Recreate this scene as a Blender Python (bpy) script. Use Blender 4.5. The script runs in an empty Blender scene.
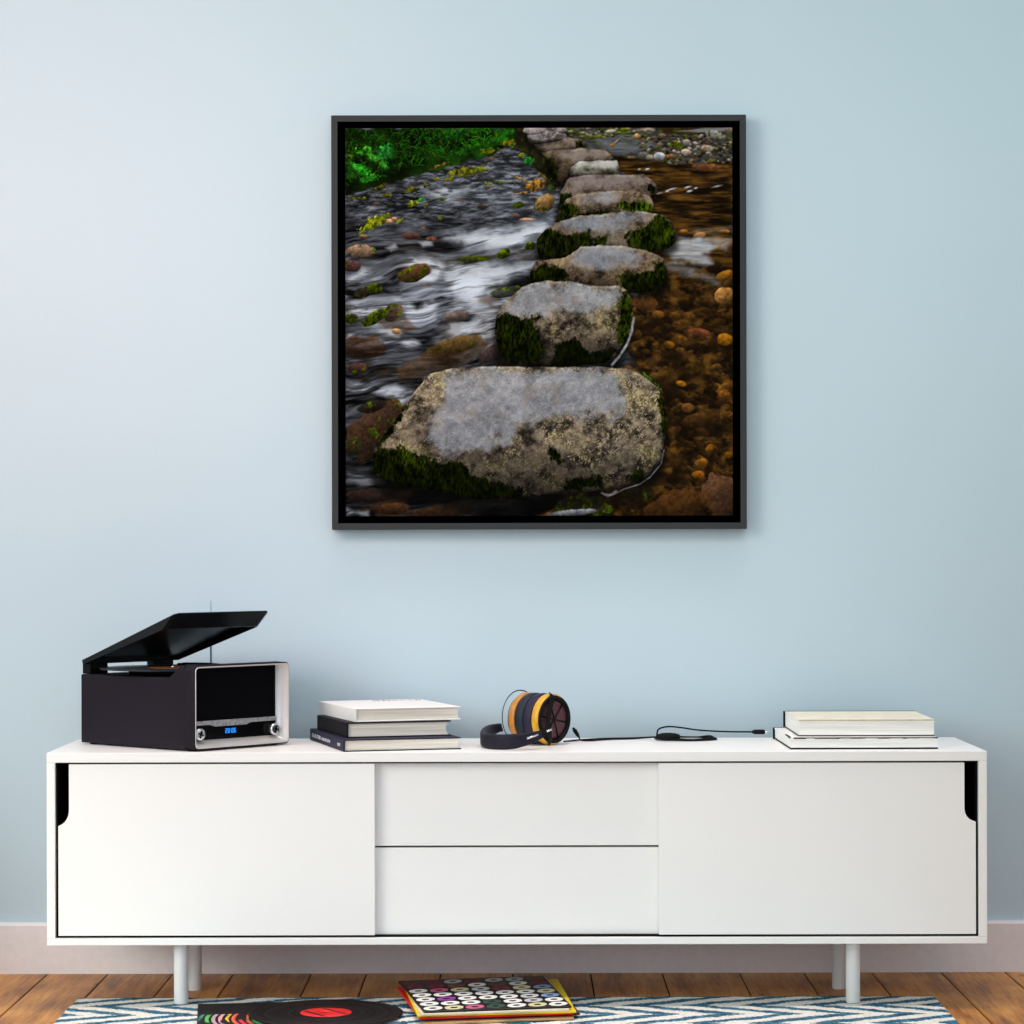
import bpy, bmesh, math, random
import numpy as np
from mathutils import Vector, Matrix, Euler

def paint_stream(S):
    """Stepping-stone stream print: returns (H, W, 3) sRGB 0..1, row 0 at the top."""
    X0, Y0, X1, Y1 = 346.0, 128.0, 733.0, 516.0
    W = int((X1 - X0) * S); H = int((Y1 - Y0) * S)
    xs = X0 + (np.arange(W) + .5) * (X1 - X0) / W
    ys = Y0 + (np.arange(H) + .5) * (Y1 - Y0) / H
    X, Y = np.meshgrid(xs, ys)
    rng = np.random.RandomState(7)
    TAB = rng.rand(16, 128, 128)

    def vn(x, y, s=0):
        t = TAB[s % 16]
        xi = np.floor(x).astype(int); yi = np.floor(y).astype(int)
        fx = x - xi; fy = y - yi
        fx = fx * fx * (3 - 2 * fx); fy = fy * fy * (3 - 2 * fy)
        a = t[yi & 127, xi & 127]; b = t[yi & 127, (xi + 1) & 127]
        c = t[(yi + 1) & 127, xi & 127]; d = t[(yi + 1) & 127, (xi + 1) & 127]
        return (a * (1 - fx) + b * fx) * (1 - fy) + (c * (1 - fx) + d * fx) * fy

    def fbm(x, y, o=4, s=0):
        r = 0; a = .5; n = 0
        for k in range(o):
            r = r + a * vn(x * 2 ** k + 17.3 * k, y * 2 ** k + 9.1 * k, s + k); n += a; a *= .55
        return r / n

    def ss(a, b, v):
        t = np.clip((v - a) / (b - a), 0, 1)
        return t * t * (3 - 2 * t)

    def sd(pts, x, y):
        pts = np.array(pts, float)
        d2 = np.full(x.shape, 1e9); ins = np.zeros(x.shape, bool)
        n = len(pts)
        for i in range(n):
            ax, ay = pts[i]; bx, by = pts[(i + 1) % n]
            ex, ey = bx - ax, by - ay
            t = np.clip(((x - ax) * ex + (y - ay) * ey) / (ex * ex + ey * ey + 1e-9), 0, 1)
            d2 = np.minimum(d2, (x - ax - t * ex) ** 2 + (y - ay - t * ey) ** 2)
            if ay != by:
                c = ((ay > y) != (by > y)) & (x < (bx - ax) * (y - ay) / (by - ay) + ax)
                ins ^= c
        return np.where(ins, 1, -1) * np.sqrt(d2)

    def rgb(*c): return np.array(c, float) / 255

    img = np.zeros((H, W, 3))

    def put(m, col):
        nonlocal img
        img = img * (1 - m[..., None]) + m[..., None] * col

    def win(pts, mg):
        p = np.array(pts, float)
        i0 = max(0, int((p[:, 1].min() - mg - Y0) * S)); i1 = min(H, int((p[:, 1].max() + mg - Y0) * S) + 1)
        j0 = max(0, int((p[:, 0].min() - mg - X0) * S)); j1 = min(W, int((p[:, 0].max() + mg - X0) * S) + 1)
        return (slice(i0, i1), slice(j0, j1))

    def pmask(pts, soft=1., amp=1., fr=.12, s=3):
        w = win(pts, soft + amp + 2); x = X[w]; y = Y[w]
        r = np.zeros((H, W))
        r[w] = ss(-soft, soft, sd(pts, x, y) + amp * 2 * (fbm(x * fr, y * fr, 3, s) - .5))
        return r

    def ramp(t, cols):
        t = np.clip(t, 0, .9999) * (len(cols) - 1)
        i = t.astype(int); f = (t - i)[..., None]
        c = np.array(cols) / 255.
        return c[i] * (1 - f) + c[np.minimum(i + 1, len(cols) - 1)] * f

    # ---------------- left water ----------------
    wx = X + 9 * (fbm(X * .03, Y * .05, 2, 1) - .5) * 2
    wy = Y + 7 * (fbm(X * .022 + 5, Y * .04, 2, 2) - .5) * 2 + .12 * (X - 440)
    streak = .6 * fbm(wx * .022, wy * .11, 4, 4) + .4 * fbm(wx * .05, wy * .3, 3, 5)
    fine = fbm(wx * .10, wy * .6, 3, 6)
    lum = .035 + .34 * ss(.34, .74, streak) + .14 * (fine - .5)
    up = ss(250, 190, Y)
    chop = fbm(X * .12, Y * .42, 4, 8)
    lum = lum * (1 - .5 * up) + up * (.03 + .34 * ss(.36, .8, chop))
    lum = lum + .10 * ss(400, 520, X) * ss(140, 200, Y) * ss(300, 225, Y)
    lum = lum + .26 * ss(.44, .64, fbm(wx * .026 + 7, wy * .10, 4, 2)) * ss(255, 275, Y) * ss(352, 335, Y)
    lum *= 1 - .5 * ss(380, 500, Y)
    wcol = np.stack([lum * .96, lum * 1.0, lum * 1.07], -1)
    img = wcol.copy()
    # brown stones showing through the shallow water
    bed = ss(.56, .72, fbm(X * .035 + 3, Y * .07, 3, 9)) * ss(225, 300, Y)
    put(bed * .55, ramp(fbm(X * .1, Y * .15, 3, 10), [(30, 22, 16), (72, 50, 30), (96, 66, 36)]))
    # white silky water
    whites = [
        ([(446, 238), (480, 231), (520, 229), (545, 226), (547, 240), (535, 248), (500, 250), (470, 246)], .85, 5),
        ([(430, 192), (455, 186), (475, 190), (462, 196), (440, 199)], .55, 3),
        ([(455, 200), (500, 192), (520, 200), (500, 214), (470, 216)], .3, 6),
        ([(347, 279), (370, 262), (400, 258), (430, 258), (446, 266), (442, 278), (420, 286), (402, 290), (420, 276), (434, 268), (400, 266), (372, 272), (350, 285)], .8, 3),
        ([(440, 265), (470, 262), (505, 266), (530, 262), (541, 258), (538, 268), (505, 284), (478, 297), (450, 288), (438, 276)], .72, 5),
        ([(446, 280), (480, 276), (490, 286), (484, 296), (462, 296)], .6, 4),
        ([(347, 310), (365, 301), (390, 297), (410, 300), (418, 310), (425, 302), (445, 300), (430, 318), (412, 322), (405, 312), (380, 310), (350, 322)], .78, 3),
        ([(347, 330), (375, 326), (400, 330), (420, 344), (412, 348), (392, 338), (365, 338), (347, 338)], .75, 2.5),
        ([(430, 325), (455, 320), (490, 322), (497, 336), (480, 342), (455, 336)], .6, 4),
        ([(347, 382), (375, 386), (395, 384), (414, 389), (412, 398), (402, 406), (394, 397), (372, 392), (347, 390)], .75, 2.5),
        ([(440, 312), (470, 300), (496, 305), (497, 322), (470, 318)], .6, 5),
        ([(347, 470), (372, 474), (384, 482), (362, 486), (347, 480)], .4, 3),
        ([(347, 508), (368, 511), (368, 515), (347, 515)], .55, 2),
        ([(386, 248), (396, 244), (399, 248), (392, 252)], .6, 1.5),
        ([(376, 204), (386, 204), (388, 208), (370, 210)], .35, 1.5),
        ([(419, 242), (432, 240), (434, 246), (424, 247)], .6, 1.5),
        ([(450, 356), (478, 350), (492, 344), (486, 352), (462, 360)], .45, 2),
    ]
    for pts, a, soft in whites:
        m = pmask(pts, soft * 1.5, soft * 1.1, .07, 11) * a
        tex = fbm(wx * .03, wy * .17, 4, 12); m = m * (.5 + .5 * ss(.26, .46, tex))
        v = np.clip(.32 + .62 * ss(.26, .60, tex), 0, .90)
        put(m, np.stack([v * .96, v * .99, v * 1.03], -1))
    put(ss(.5, .72, fbm(wx * .03 + 4, wy * .22, 3, 13)) * .45 * ss(262, 300, Y) * ss(400, 350, Y), rgb(28, 30, 34))

    # ---------------- small rocks on the left ----------------
    def rock(cx, cy, rx, ry, ang=0, col=(70, 48, 34), moss=0., wet=0.):
        nonlocal img
        r = max(rx, ry) * 1.6 + 4
        i0, i1 = max(0, int((cy - r - Y0) * S)), min(H, int((cy + r - Y0) * S) + 1)
        j0, j1 = max(0, int((cx - r - X0) * S)), min(W, int((cx + r - X0) * S) + 1)
        if i1 <= i0 or j1 <= j0: return
        x = X[i0:i1, j0:j1] - cx; y = Y[i0:i1, j0:j1] - cy
        a = np.radians(ang); u = (x * np.cos(a) + y * np.sin(a)) / rx; v = (-x * np.sin(a) + y * np.cos(a)) / ry
        xx = X[i0:i1, j0:j1]; yy = Y[i0:i1, j0:j1]
        n = fbm(xx * .35, yy * .35, 3, 2)
        d = 1 - np.sqrt(u * u + v * v) + .5 * (fbm(xx * .11, yy * .11, 2, 5) - .5)
        m = ss(-.7 / min(rx, ry), .9 / min(rx, ry), d)
        sh = np.clip(.78 - .42 * v, .25, 1.25) * (.6 + .8 * n)
        c = np.array(col) / 255. * sh[..., None]
        if moss:
            g = ss(.62 - moss * .4, .78 - moss * .4, fbm(xx * .2, yy * .2, 3, 7))[..., None]
            gc = np.stack([.33 + 0 * n, .40 + 0 * n, .04 + 0 * n], -1) * (sh * (.3 + .9 * n))[..., None]
            c = c * (1 - g) + g * gc
        m = (m * (1 - wet))[..., None]
        img[i0:i1, j0:j1] = img[i0:i1, j0:j1] * (1 - m) + m * np.clip(c, 0, 1)

    for a in [
        (362, 251, 15, 6.5, 0, (140, 112, 86), .25), (352, 266, 9, 6, 0, (80, 52, 50), .2), (415, 273, 16, 8, -12, (88, 60, 36), .22),
        (370, 290, 14, 6, -15, (44, 40, 28), .3), (394, 313, 8, 11, 40, (78, 60, 50), .1), (376, 317, 13, 6, -28, (40, 46, 22), .5), (352, 318, 7, 5, 0, (40, 40, 24), .5),
        (473, 259, 17, 3.4, -3, (62, 66, 24), .6), (504, 254, 8, 4.5, -30, (60, 74, 20), .9), (508, 292, 17, 5, -8, (42, 46, 28), .15, .2), (531, 246, 6, 4, -20, (50, 60, 20), .9),
        (412, 236, 10, 3.5, 0, (86, 56, 48), 0), (432, 239, 5, 2.3, 0, (140, 82, 50), 0), (364, 236, 4, 1.6, 0, (150, 110, 60), 0), (424, 228, 3, 1.3, 0, (150, 90, 50), 0),
        (446, 357, 50, 15, -20, (82, 56, 30), 0, .42), (454, 345, 30, 8, -12, (98, 74, 28), .05, .4), (362, 347, 24, 12, 0, (72, 46, 26), 0, .4), (358, 368, 10, 6, 0, (72, 50, 42), .1), (397, 331, 5, 3, 0, (196, 150, 92), 0),
        (496, 352, 18, 8, -25, (66, 54, 52), 0), (457, 317, 14, 6, -10, (104, 84, 70), 0, .35),
        (380, 430, 36, 25, -38, (62, 42, 28), .05, .1), (372, 406, 15, 6, -15, (40, 34, 28), .2), (354, 446, 10, 10, 0, (44, 44, 22), .2, .3),
        (372, 495, 26, 7, 0, (46, 34, 28), 0), (440, 512, 36, 8, -6, (52, 36, 24), 0), (395, 508, 16, 6, 0, (66, 42, 24), 0),
        (390, 221, 5, 2.5, 0, (196, 150, 112), 0), (395, 219, 3, 2, 0, (190, 140, 90), 0),
        (527, 220, 7, 2, 0, (196, 152, 116), 0), (528, 212, 5, 3, 0, (60, 56, 58), 0), (517, 216, 3.5, 2, 0, (120, 80, 66), 0), (540, 206, 3, 2, 0, (150, 110, 80), 0),
        (484, 207, 6, 1.8, 0, (60, 48, 34), .2), (520, 205, 6, 3, -10, (66, 80, 20), .9), (534, 199, 3, 2, 0, (84, 56, 40), 0), (546, 203, 12, 8, -35, (150, 116, 66), .1),
        (500, 183, 6, 2, 0, (90, 96, 30), .8), (465, 176, 6, 2, 0, (110, 104, 40), .4),
    ]: rock(*a)
    # chunky boulders and moss tufts upstream
    R = np.random.RandomState(3)
    for k in range(150):
        t = R.rand()
        x = 348 + 190 * R.rand(); base = 205 - .30 * (x - 346) + 16 * R.randn()
        if base < 150 or base > 248: continue
        c = [(52, 54, 60), (74, 76, 84), (36, 36, 40), (110, 84, 66), (88, 92, 100)][R.randint(5)]
        rock(x, base, 2 + 4 * R.rand(), .8 + 1.5 * R.rand(), -10 + 20 * R.rand(), c, .25 * (R.rand() < .2), .3)

    # ---------------- foliage, top left ----------------
    bank = [(346, 128), (534, 128), (522, 140), (508, 146), (490, 156), (470, 162), (450, 166), (430, 172), (405, 179), (380, 186), (362, 192), (346, 196)]
    bm_ = pmask(bank, 2, 4, .1, 3)
    gx = fbm(X * .06, Y * .08, 4, 2); gf = fbm(X * .5, Y * .35, 3, 3)
    glow = ss(400, 480, X + 20 * (gx - .5))
    g = np.clip((gx - .25) * 1.2, 0, 1) * (.35 + .65 * gf) * (.28 + .9 * glow)
    fol = np.stack([.03 + .20 * g, .05 + .58 * g, .015 + .07 * g], -1)
    put(bm_, fol)
    for k in range(1500):      # grass blades
        x = 346 + 190 * R.rand(); y = 126 + 66 * R.rand()
        if y > 190 - .30 * (x - 346) - 3: continue
        L = 3 + 8 * R.rand(); a = np.radians(-90 + 55 * R.randn()); b = .25 + .75 * R.rand()
        dense = min(1, max(.05, (x - 385) / 90))
        n = int(L * S * 1.5)
        for q in range(n):
            px = x + L * q / n * np.cos(a); py = y + L * q / n * np.sin(a) + .04 * (L * q / n) ** 2
            i = int((py - Y0) * S); j = int((px - X0) * S)
            if 0 <= i < H and 0 <= j < W:
                w_ = .55 * (.35 + .65 * dense)
                img[i, j] = img[i, j] * (1 - w_) + w_ * np.array([.16 + .12 * (k % 5 == 0), .50, .07]) * b
    def leaf(cx, cy, rx, ry, ang, col):
        w = win([(cx, cy)], max(rx, ry) * 1.9 + 2); xx = X[w]; yy = Y[w]
        a = np.radians(ang); x = xx - cx; y = yy - cy
        u = (x * np.cos(a) + y * np.sin(a)) / rx; v = (-x * np.sin(a) + y * np.cos(a)) / ry
        d = 1 - np.sqrt(u * u + v * v) + 1.3 * (fbm(xx * .34, yy * .34, 3, 4) - .5) + .5 * (vn(xx * 1.3, yy * 1.3, 6) - .5)
        m = ss(-.08, .3, d)[..., None] * .92
        t = np.clip(.2 + 1.5 * (fbm(xx * .38, yy * .38, 3, 5) - .18), .1, 1.35) * np.clip(1 - .3 * v, .5, 1.3)
        img[w] = img[w] * (1 - m) + m * np.clip(np.array(col) / 255. * t[..., None], 0, 1)
    for a in [(368, 151, 11, 5, -5, (62, 160, 34)), (377, 159, 10, 4.5, 20, (64, 150, 38)), (387, 152, 10, 7, -35, (44, 150, 52)), (383, 163, 7, 3.5, 50, (52, 140, 30)),
              (352, 166, 7, 5, 30, (40, 104, 24)), (362, 170, 11, 5, 38, (46, 168, 34)), (353, 176, 5, 4, 0, (34, 84, 20)), (371, 178, 10, 4, -14, (48, 160, 30)), (350, 158, 5, 4, 0, (56, 88, 24)),
              (500, 141, 12, 5, -20, (40, 120, 20)), (470, 150, 14, 5, -15, (36, 100, 18)), (455, 135, 12, 5, -15, (24, 84, 16)), (512, 133, 9, 4, 0, (30, 96, 18))]: leaf(*a)
    for a in [(466, 172, 16, 4.5, -6, (140, 140, 24)), (481, 170, 8, 3, 0, (120, 128, 20)), (450, 179, 6, 3, 0, (120, 122, 26)), (437, 179, 3, 1.5, 0, (150, 140, 20)),
              (376, 222, 14, 5.5, -26, (150, 160, 20)), (368, 228, 10, 3, -30, (140, 156, 24)), (384, 217, 9, 3.5, -18, (160, 170, 20)), (400, 221, 5, 1.8, -35, (110, 120, 20)),
              (414, 204, 6, 3, -20, (150, 160, 20)), (422, 200, 4, 2, 0, (50, 140, 30)), (388, 195, 6, 2, 0, (110, 120, 20)), (412, 190, 6, 3, -20, (96, 100, 20)), (426, 186, 2.5, 3, 0, (90, 100, 20)),
              (442, 218, 4, 2, -15, (110, 120, 20)), (427, 205, 1.6, 3, 20, (110, 120, 20)), (380, 188, 10, 2.5, -25, (80, 80, 24)), (443, 199, 4, 1.6, 0, (84, 96, 20)), (360, 199, 10, 2, 0, (84, 84, 30)),
              (508, 143, 7, 3, -15, (130, 120, 20)), (516, 146, 8, 3, 0, (90, 110, 18)), (490, 151, 8, 3, -10, (110, 120, 16)), (440, 166, 10, 1.8, -22, (130, 96, 34)), (487, 184, 5, 1.8, 0, (120, 130, 20))]: leaf(*a)

    # ---------------- right-hand amber water ----------------
    right = [(620, 128), (733, 128), (733, 516), (540, 516), (600, 480), (650, 440), (640, 370), (620, 340), (640, 290), (650, 240), (640, 190), (600, 150)]
    rm = pmask(right, 1.5, 1, .1, 3)
    ax = X + 5 * (fbm(X * .06, Y * .06, 2, 3) - .5); ay = Y
    t1 = fbm(ax * .05, ay * .30, 4, 5); t2 = fbm(ax * .12, ay * .14, 4, 6)
    mixv = ss(250, 300, Y)
    t = t1 * (1 - mixv) + t2 * mixv
    amber = ramp(ss(.22, .85, t), [(17, 12, 6), (44, 29, 12), (72, 48, 18), (104, 70, 26)])
    put(rm, amber)
    # submerged pebbles
    for k in range(520):
        x = 622 + 112 * R.rand(); y = 262 + 250 * R.rand() ** .9
        rx = 2.2 + 6.5 * R.rand() ** 2; ry = rx * (.45 + .3 * R.rand())
        c = [(106, 70, 27), (80, 53, 24), (136, 90, 32), (58, 39, 20), (32, 23, 14), (164, 104, 30), (92, 62, 38)][R.choice(7, p=[.22, .22, .12, .18, .18, .03, .05])]
        f = .55 + .45 * ss(270, 330, np.array(y))
        if 470 < y: f *= .7
        rock(x, y, rx, ry, R.randint(-35, 35), tuple(np.array(c) * f * (.55 + .6 * R.rand())), 0, .1 + .5 * R.rand())
    put(ss(.5, .75, fbm(X * .05 + 8, Y * .07, 3, 13)) * .55 * ss(600, 640, X) * ss(270, 300, Y), rgb(24, 16, 8))
    put(ss(.42, .72, fbm(X * .02 + 2, Y * .10, 3, 1)) * .6 * rm * ss(320, 480, Y) * ss(300, 330, Y), rgb(20, 14, 9))
    for a in [(724, 296, 10, 8, -30, (176, 122, 60), 0), (725, 340, 8, 6.5, 0, (166, 106, 20), 0), (669, 345, 6, 4, 20, (140, 88, 20), 0, .15), (645, 303, 13, 8, 0, (120, 74, 36), 0, .2), (659, 315, 6, 4, 0, (130, 82, 30), 0, .1),
              (700, 333, 14, 4, 8, (128, 70, 44), 0, .1), (681, 384, 5, 3, 15, (176, 112, 20), 0, .1), (723, 395, 6, 4.5, 0, (140, 82, 26), 0, .15), (688, 408, 7, 5, 0, (112, 74, 34), 0), (710, 448, 5, 4, -40, (160, 96, 20), 0, .1), (729, 455, 5, 4, 0, (140, 84, 14), 0, .2),
              (698, 475, 6, 4, 0, (150, 88, 22), 0), (722, 496, 20, 22, -30, (92, 62, 42), 0, .1), (680, 505, 34, 14, -8, (88, 54, 24), 0, .35), (640, 494, 16, 9, -10, (50, 38, 18), .2), (700, 420, 20, 8, -10, (74, 48, 20), 0, .2),
              (725, 276, 9, 5, -20, (150, 96, 26), 0), (700, 236, 6, 3, -10, (170, 108, 56), 0), (684, 232, 4, 2, 0, (190, 106, 36), 0), (728, 246, 9, 4, -20, (120, 72, 44), 0), (725, 232, 6, 2, 0, (176, 110, 30), 0),
              (708, 168, 15, 4.5, 4, (128, 78, 40), 0), (722, 168, 8, 2, 0, (120, 70, 34), 0)]: rock(*a)
    # ripples and white runs on the right
    for pts, a, s_ in [([(664, 246), (680, 240), (700, 240), (716, 248), (705, 254), (712, 264), (704, 268), (690, 260), (676, 262), (664, 254)], .75, 3),
                       ([(676, 238), (700, 238), (732, 240), (726, 250), (700, 246)], .45, 3), ([(690, 272), (715, 276), (722, 288), (705, 280), (680, 276)], .35, 3),
                       ([(655, 262), (675, 262), (700, 270), (690, 275), (668, 270)], .4, 3), ([(680, 230), (715, 230), (732, 226), (732, 230), (700, 234)], .25, 2)]:
        m = pmask(pts, s_ * 1.3, s_, .1, 9) * a
        v = np.clip(.4 + .6 * fbm(X * .05, Y * .3, 3, 5), .3, .85)
        put(m, np.stack([v * .94, v * .97, v * 1.02], -1))
    for (x, y, w_) in [(672, 190, 5), (688, 188, 4), (690, 192, 3), (668, 192, 2), (660, 194, 3), (696, 189, 2), (718, 187, 5), (640, 170, 1.5), (648, 170, 2)]:
        rock(x, y, w_, 1, -12, (196, 196, 200), 0)

    # ---------------- pebble bar, top right ----------------
    tr = pmask([(566, 128), (733, 128), (733, 160), (700, 166), (660, 162), (630, 158), (600, 150), (575, 145)], 2, 2, .1, 3)
    put(tr * .92, ramp(fbm(X * .12, Y * .4, 4, 2), [(26, 24, 22), (58, 55, 54), (84, 84, 90)]))
    put(pmask([(598, 140), (640, 134), (662, 144), (640, 152), (612, 154)], 4, 3, .1, 5) * .6, ramp(fbm(X * .06, Y * .5, 3, 5), [(40, 40, 46), (110, 116, 128), (150, 156, 166)]))
    put(pmask([(660, 128), (733, 128), (733, 134), (690, 136), (664, 134)], 1.5, 1, .1, 3), rgb(44, 32, 14))
    put(pmask([(676, 132), (705, 129), (733, 128), (733, 132), (700, 133)], 1.2, .6, .1, 3) * .7, rgb(150, 156, 166))
    for k in range(330):
        x = 640 + 94 * R.rand(); y = 136 + 28 * R.rand()
        if y > 136 + 28 * (.35 + .75 * ss(620, 680, np.array(x))): continue
        c = [(88, 78, 66), (120, 104, 88), (56, 53, 54), (168, 156, 144), (92, 66, 46), (38, 35, 34), (30, 28, 27), (118, 82, 52)][R.randint(8)]
        rx = 1.0 + 1.7 * R.rand()
        rock(x, y, rx, rx * .7, R.randint(-30, 30), c, .3 * (R.rand() < .25))
    for k in range(70):
        x = 565 + 90 * R.rand(); y = 128 + 10 * R.rand()
        rock(x, y, 1.5 + 2.5 * R.rand(), 1 + R.rand(), 0, [(150, 140, 130), (96, 84, 70), (60, 80, 24), (120, 122, 24)][R.randint(4)], .2)
    for a in [(660, 157, 6, 4, 0, (186, 188, 196)), (644, 155, 5, 3, 0, (120, 116, 118)), (650, 158, 4.5, 2.6, 0, (176, 160, 132)), (714, 135, 9, 4, 5, (176, 168, 156), .1), (708, 149, 6, 3.4, 10, (190, 162, 132)), (687, 153, 6, 3.4, 0, (206, 180, 156)),
              (677, 146, 6, 4.4, 20, (120, 96, 56), .4), (687, 143, 4, 3, 0, (190, 170, 156)), (729, 132, 5, 3.5, 0, (126, 104, 96)), (638, 137, 4, 2.6, 0, (190, 140, 84)), (613, 146, 3, 2, 0, (176, 110, 66)), (612, 132, 6, 2, -8, (180, 170, 160)),
              (618, 142, 6, 1.6, -40, (128, 110, 96)), (646, 131, 9, 2.4, 0, (160, 140, 128)), (632, 158, 4, 1.4, 0, (140, 120, 80)), (670, 157, 5, 2, 0, (150, 90, 40)), (663, 136, 4, 2, 0, (150, 130, 70))]: rock(*a)
    put(tr * ss(.6, .75, fbm(X * .2, Y * .3, 2, 9)) * .25, rgb(88, 110, 24))

    # ---------------- the stepping stones, far to near ----------------
    def stone(out, top, moss=(), topc=((84, 85, 90), (116, 117, 122), (160, 161, 166)), frontc=((30, 24, 18), (92, 76, 56), (150, 128, 98)), fr=.22, dark=.75, lich=0., edge=1.1):
        pts = np.array(out, float)
        y0, y1 = pts[:, 1].min(), pts[:, 1].max(); x0_, x1_ = pts[:, 0].min(), pts[:, 0].max()
        w = win(pts, 16); x = X[w]; y = Y[w]
        def mix(c, m, d): return c * (1 - m[..., None]) + m[..., None] * d
        big = min(1., (y1 - y0) / 80)
        d = sd(out, x, y) + edge * 2 * (fbm(x * .16, y * .16, 3, 3) - .5)
        sh = sd([(p, q + .09 * (y1 - y0) + 1.5) for p, q in out], x, y)
        base = mix(img[w], ss(-7, 3, sh) * .72 * ss(y0 + .2 * (y1 - y0), y0 + .7 * (y1 - y0), y), rgb(9, 8, 7))
        m = ss(-.7, .7, d)
        n = fbm(x * fr, y * fr, 5, 5); n2 = fbm(x * fr * 3, y * fr * 3, 3, 7); nb = fbm(x * .045, y * .06, 3, 8); nm = fbm(x * .1, y * .12, 4, 12)
        vy = (y - y0) / (y1 - y0); vx = (x - x0_) / (x1_ - x0_)
        f = ramp(np.clip(.5 + .75 * (n - .5) + .45 * (n2 - .5) + 1.5 * (nm - .5) + .5 * (nb - .5), 0, 1), frontc)
        if lich:
            l = ss(.53, .66, n2 * .5 + n * .5) * lich * ss(.35, .6, nb + .25 * vx)
            f = mix(f, l, rgb(186, 168, 136) * (.66 + .5 * nb)[..., None])
            f = mix(f, ss(.5, .75, nb) * .35, f * np.array([.96, 1.0, .66]))
        f = f * (1 - dark * ss(.45, 1.0, vy + .3 * (nm - .5)))[..., None]
        c = f
        if top:
            wd = 2.5 + 5 * big
            tm = ss(-wd, wd, sd(top, x, y) + 12 * big * (fbm(x * .09, y * .09, 4, 6) - .5) * 2)
            tsd = sd(top, x, y)
            c = c * (1 - .22 * ss(-7 - 12 * big, -1, tsd) * ss(3, -2, tsd) * ss(.3, .6, vy))[..., None]
            tt = ramp(np.clip(.52 + .35 * (n - .5) + .45 * (n2 - .5) + .8 * (nm - .5) + .35 * (.4 - vy), 0, 1), topc)
            tt = mix(tt, ss(.6, .75, fbm(x * .07, y * .08, 3, 1)) * .3, rgb(128, 112, 96))
            tt = tt * (1 - .35 * ss(.83, .90, fbm(x * .45, y * .45, 2, 14)))[..., None]
            c = mix(c, tm * .96, tt)
        for mp, b in moss:
            fray = 5 * (fbm(x * .2, y * .16, 3, 9) - .5) * 2 + 2.5 * (vn(x * .8, y * .5, 4) - .5)
            mm = ss(-1.8, 2.2, sd(mp, x, y) + fray * min(1, .45 + .6 * big))
            strand = fbm(x * .6, y * .26, 3, 10) * .65 + .35 * fbm(x * .15, y * .15, 2, 2)
            s_ = np.clip((strand - .34) * 2.2, .03, 1) * b * (1 - .45 * ss(.6, 1., vy))
            c = mix(c, mm, np.stack([.30 * s_ + .012, .38 * s_ + .02, .02 * s_ + .008], -1))
        c = c * (1 - .5 * ss(4.5, 0, d) * ss(.25, .6, vy))[..., None]
        c = c * (1 + .18 * ss(3.5, 1, d) * ss(.25, .05, vy))[..., None]
        img[w] = mix(base, m, np.clip(c, 0, 1))

    def line(pts, wd, al, col):
        w = win(pts, wd + 3); x = X[w]; y = Y[w]; d2 = np.full(x.shape, 1e9)
        for (ax_, ay_), (bx, by) in zip(pts[:-1], pts[1:]):
            ex, ey = bx - ax_, by - ay_
            t = np.clip(((x - ax_) * ex + (y - ay_) * ey) / (ex * ex + ey * ey), 0, 1)
            d2 = np.minimum(d2, (x - ax_ - t * ex) ** 2 + (y - ay_ - t * ey) ** 2)
        m = (ss(wd, .2, np.sqrt(d2)) * al * (.3 + .9 * fbm(x * .2, y * .2, 2, 3)))[..., None].clip(0, 1)
        img[w] = img[w] * (1 - m) + m * col

    put(pmask([(517, 128), (552, 128), (556, 150), (562, 175), (556, 192), (540, 172), (528, 158), (517, 148)], 1.5, 3, .15, 4), ramp(fbm(X * .3, Y * .3, 3, 4), [(10, 8, 6), (30, 28, 14), (56, 58, 18)]))
    stone([(526, 128), (566, 128), (570, 133), (530, 136), (524, 132)], None, frontc=((70, 64, 62), (150, 140, 136), (180, 172, 170)), dark=.2)
    stone([(528, 136), (552, 132), (566, 134), (568, 139), (545, 144), (530, 143)], None, frontc=((70, 64, 62), (142, 134, 132), (170, 164, 164)), dark=.5)
    stone([(535, 145), (556, 142), (570, 138), (582, 140), (587, 149), (566, 151), (543, 154)], None, moss=[([(575, 141), (584, 141), (587, 150), (576, 148)], .5)], frontc=((60, 52, 44), (116, 100, 86), (140, 126, 116)), dark=.4)
    leaf(529, 161, 5, 4.5, 0, (40, 150, 50)); leaf(522, 157, 4, 4, 0, (110, 120, 24)); leaf(537, 186, 11, 6, -25, (160, 112, 40)); leaf(552, 186, 4, 6, 0, (80, 110, 30)); leaf(543, 176, 8, 2, 40, (130, 116, 40)); leaf(526, 193, 12, 1.2, -8, (170, 130, 56)); leaf(524, 180, 16, 1, 22, (150, 120, 60))
    stone([(543, 153), (556, 150), (582, 149), (605, 150), (613, 155), (617, 161), (600, 163), (579, 164), (571, 176), (563, 188), (554, 180), (545, 167)], [(560, 152), (584, 150), (605, 151), (612, 157), (580, 160), (556, 158)],
          moss=[([(543, 155), (556, 160), (561, 185), (548, 175)], .35), ([(612, 155), (619, 157), (619, 163), (614, 161)], .5)], topc=((110, 98, 90), (146, 132, 124)), frontc=((24, 20, 12), (70, 58, 42), (112, 94, 74)), dark=.6)
    stone([(572, 168), (579, 162), (600, 161), (617, 161), (620, 168), (620, 174), (600, 177), (571, 176)], [(580, 162), (616, 162), (618, 167), (576, 168)], topc=((160, 158, 152), (204, 202, 194)), frontc=((60, 56, 44), (140, 136, 120), (196, 190, 176)), dark=.25)
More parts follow.
